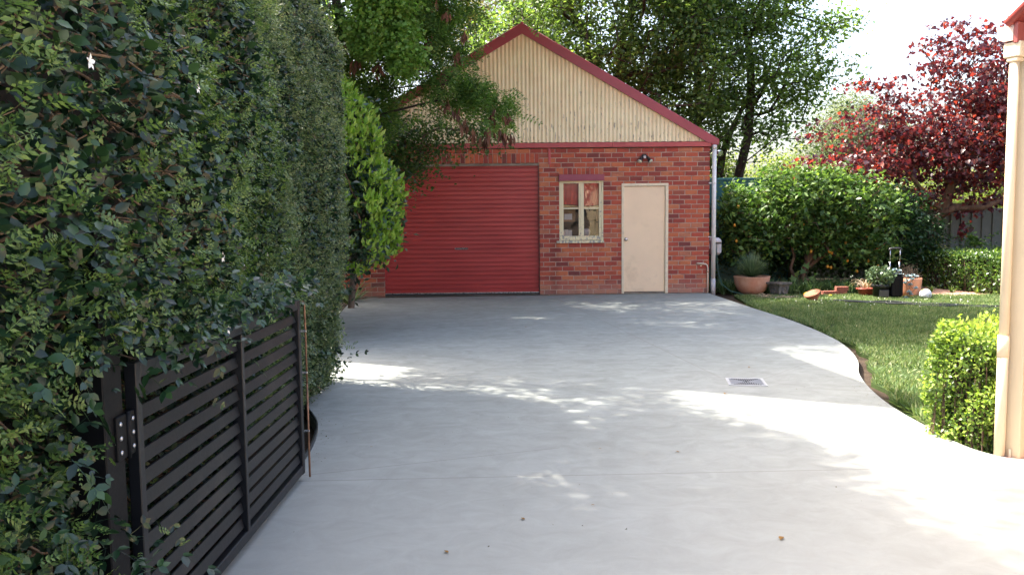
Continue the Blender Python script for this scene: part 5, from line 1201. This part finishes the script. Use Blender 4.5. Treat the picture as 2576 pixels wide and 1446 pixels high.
# ---- clipped hedges: near box hedge and the low one at the back
def box_hedge(name, label, org, rz, L, D, H, cols_mat, new_mat_, n, size, seed, newfrac=.3):
    g = np.random.default_rng(seed); t = thing(name, label, 'hedge', org, rz)
    A_ = np.array([L * H, L * H, D * H, D * H, L * D * 1.3]); k = g.choice(5, n, p=A_ / A_.sum()); u, v_ = g.random(n), g.random(n); dep = g.random(n) ** 1.6 * .14
    P = np.zeros((n, 3)); Nn = np.zeros((n, 3))
    for i, (fn, nn) in enumerate(((lambda u, w, d: (u * L, d, w * H), (0, -1, .2)), (lambda u, w, d: (u * L, D - d, w * H), (0, 1, .2)), (lambda u, w, d: (d, u * D, w * H), (-1, 0, .2)), (lambda u, w, d: (L - d, u * D, w * H), (1, 0, .2)), (lambda u, w, d: (u * L, w * D, H - d), (0, 0, 1)))):
        m = k == i; P[m] = np.stack(fn(u[m], v_[m], dep[m]), 1); Nn[m] = nn
    P += (np.stack([vnoise(P[:, 1] + P[:, 2] + 9, P[:, 0] + 9, 5, seed), vnoise(P[:, 0] + 9, P[:, 2] + 9, 5, seed + 1), vnoise(P[:, 0] + 9, P[:, 1] + 9, 6, seed + 2)], 1) - .5) * .10
    bev = .07; 
    ax = g.normal(size=(n, 3)) * .7 + Nn * .5 + [0, 0, .35]; nm = g.normal(size=(n, 3)) * .5 + Nn * .5 + [0, 0, .5]
    isn = (g.random(n) < newfrac) & (dep < .05)
    parts = []
    for m, mi, s in ((~isn, 0, 1), (isn, 1, 1.05)):
        sc = size * s * (1 + .25 * g.normal(size=m.sum())).clip(.5, 1.5); v, f = inst(LEAF4[0], LEAF4[1], frames(ax[m], nm[m]), P[m], np.stack([sc * 1.05, sc, sc], 1)); parts.append((v, f, mi))
    # shoots along the top
    q = np.stack([g.random(int(60 * L)) * L, g.random(int(60 * L)) * D, np.full(int(60 * L), H) + g.random(int(60 * L)) * .05], 1); v, f = leaves_at(q, 7, .018, size, g, LEAF4, -1.2, .1); parts.append((v, f, 1))
    link_mesh('foliage', np_mesh('foliage', parts), [cols_mat, new_mat_], t)
    segs = []
    for i in range(int(260 * L)):
        p = np.array([g.random() * L, g.random() * D, 0]); q = p + [g.normal() * .05, g.normal() * .05, H * (.5 + .45 * g.random())]; q[:2] = np.clip(q[:2], .03, [L - .03, D - .03]); segs.append((p, q, .005, .003))
    tv, tf = tubes_np(segs, 4); link_mesh('stems', np_mesh('stems', [(tv, tf, 0)]), M_barkr, t)
    b = B(); b.box(.09, L - .09, .09, D - .09, .06, H - .10); b.obj('light_block', M_core, t)  # dark filler block added inside to stop light coming through
M_box = leafmat('box_leaf', [(.05, .10, .02), (.09, .16, .03), (.14, .22, .04), (.20, .28, .05)], .38, .4, .5)
M_boxn = leafmat('box_leaf_new', [(.22, .33, .05), (.30, .40, .07), (.36, .44, .12)], .45, .4, .5)
# local x = (0.88,0.476) away to the right, y = (-0.476,0.88)
box_hedge('box_hedge', 'small bright green clipped box hedge against the downpipe at the right', (3.07, 5.11, -.05), R(28.4), 1.2, .50, .77, M_box, M_boxn, 30000, .028, 201, .4)
M_gar = leafmat('low_hedge_leaf', [(.025, .06, .015), (.05, .10, .02), (.08, .15, .03)], .3, .22, .7)
box_hedge('low_hedge', 'low dark glossy clipped hedge along the brick path at the back right', (8.60, 17.5, -.05), R(-80), 2.6, 2.4, .74, M_gar, M_box, 34000, .05, 202, .25)

# ---- strappy border plants
M_lir = leafmat('strap_leaf', [(.03, .065, .025), (.06, .12, .04), (.10, .18, .055), (.26, .32, .16)], .25, .4, .5)
def border():
    g = np.random.default_rng(12); P = []; Fc = []
    for c in range(330):
        if c < 60: cx, cy = 4.15 + g.random() * .9, 16.35 + g.random() * .8
        else: cx, cy = 4.7 + g.random() * 3.1, 16.05 + g.random() * 1.1
        if math.hypot(cx - 4.70, cy - 16.15) < .33: continue
        for i in range(24):
            a = g.random() * 6.283; e = R(38 + 48 * g.random()); l = .36 * (.7 + .5 * g.random()); d = np.array([math.cos(a), math.sin(a), 0]); s = np.array([-d[1], d[0], 0]); p = np.array([cx, cy, -.06]) + d * .05 * g.random(); o = len(P)
            for k in range(5):
                t = k / 4; ww = .0075 * (1 - t ** 2 * .9); P += [p - s * ww, p + s * ww]; p = p + (d * math.cos(e) + np.array([0, 0, math.sin(e)])) * l / 4; e -= (.35 + .45 * g.random()) * (.5 + t)
            for k in range(4): q = o + 2 * k; Fc.append([q, q + 1, q + 3, q + 2])
    tag(link_mesh('border_grass', np_mesh('border_grass', [(np.array(P), np.array(Fc), 0)]), M_lir), None, kind='stuff')
border()
t = thing('strap_plant', 'grey-green spiky plant at the left foot of the shed wall', 'plant', (-3.0, 15.2, -.06)); blades(34, np.random.default_rng(2), .75, .022, .05, (R(15), R(75)), M_lir, 'leaves', t, bend=.5, seg=4)
t = thing('fig_sapling', 'low plant with large lobed green leaves beneath the lemon tree', 'plant', (5.85, 16.6, -.06)); g = np.random.default_rng(6)
q = np.array([[-.12, 0, .42], [.02, -.03, .38], [.12, 0, .46], [.16, -.05, .34], [-.16, -.02, .33], [.05, 0, .5]]); lob = []
vv = [[0, 0, 0]]; 
for k in range(11):
    a = R(-150 + 30 * k); r_ = (.62 if k % 2 else .30) + (.25 if k == 5 else 0); vv.append([r_ * math.sin(a), .35 + r_ * math.cos(a), .04 * math.cos(a * 3)])
vv.append([0, .35, 0]); ff_ = [[12, k, k + 1] for k in range(1, 11)] + [[12, 11, 1]]
v, f = inst(np.array(vv), np.array(ff_), frames(g.normal(size=(6, 3)) * .6 + [0, -.3, -.4], np.tile([0, -.8, .6], (6, 1)) + g.normal(size=(6, 3)) * .2), q, np.full(6, .15)); link_mesh('leaves', np_mesh('leaves', [(v, f, 0)]), M_lem, t)
tv, tf = tubes_np([((0, 0, 0), tuple(p), .006, .004) for p in q]); link_mesh('stems', np_mesh('stems', [(tv, tf, 0)]), M_barkr, t)
M_weed = M_box
for i, (x, y, lb) in enumerate([(8.2, 16.1, 'small weed growing through the brick path, nearest the white stone'), (8.55, 16.0, 'small weed in the middle of the brick path'), (8.9, 15.75, 'small weed on the brick path nearest the house')]):
    t = thing('path_weed', lb, 'weed', (x, y, -.03), 0, 'weeds on the brick path'); blades(22, np.random.default_rng(i + 3), .16, .012, .03, (R(30), R(85)), M_weed, 'leaves', t, bend=.4, seg=3)
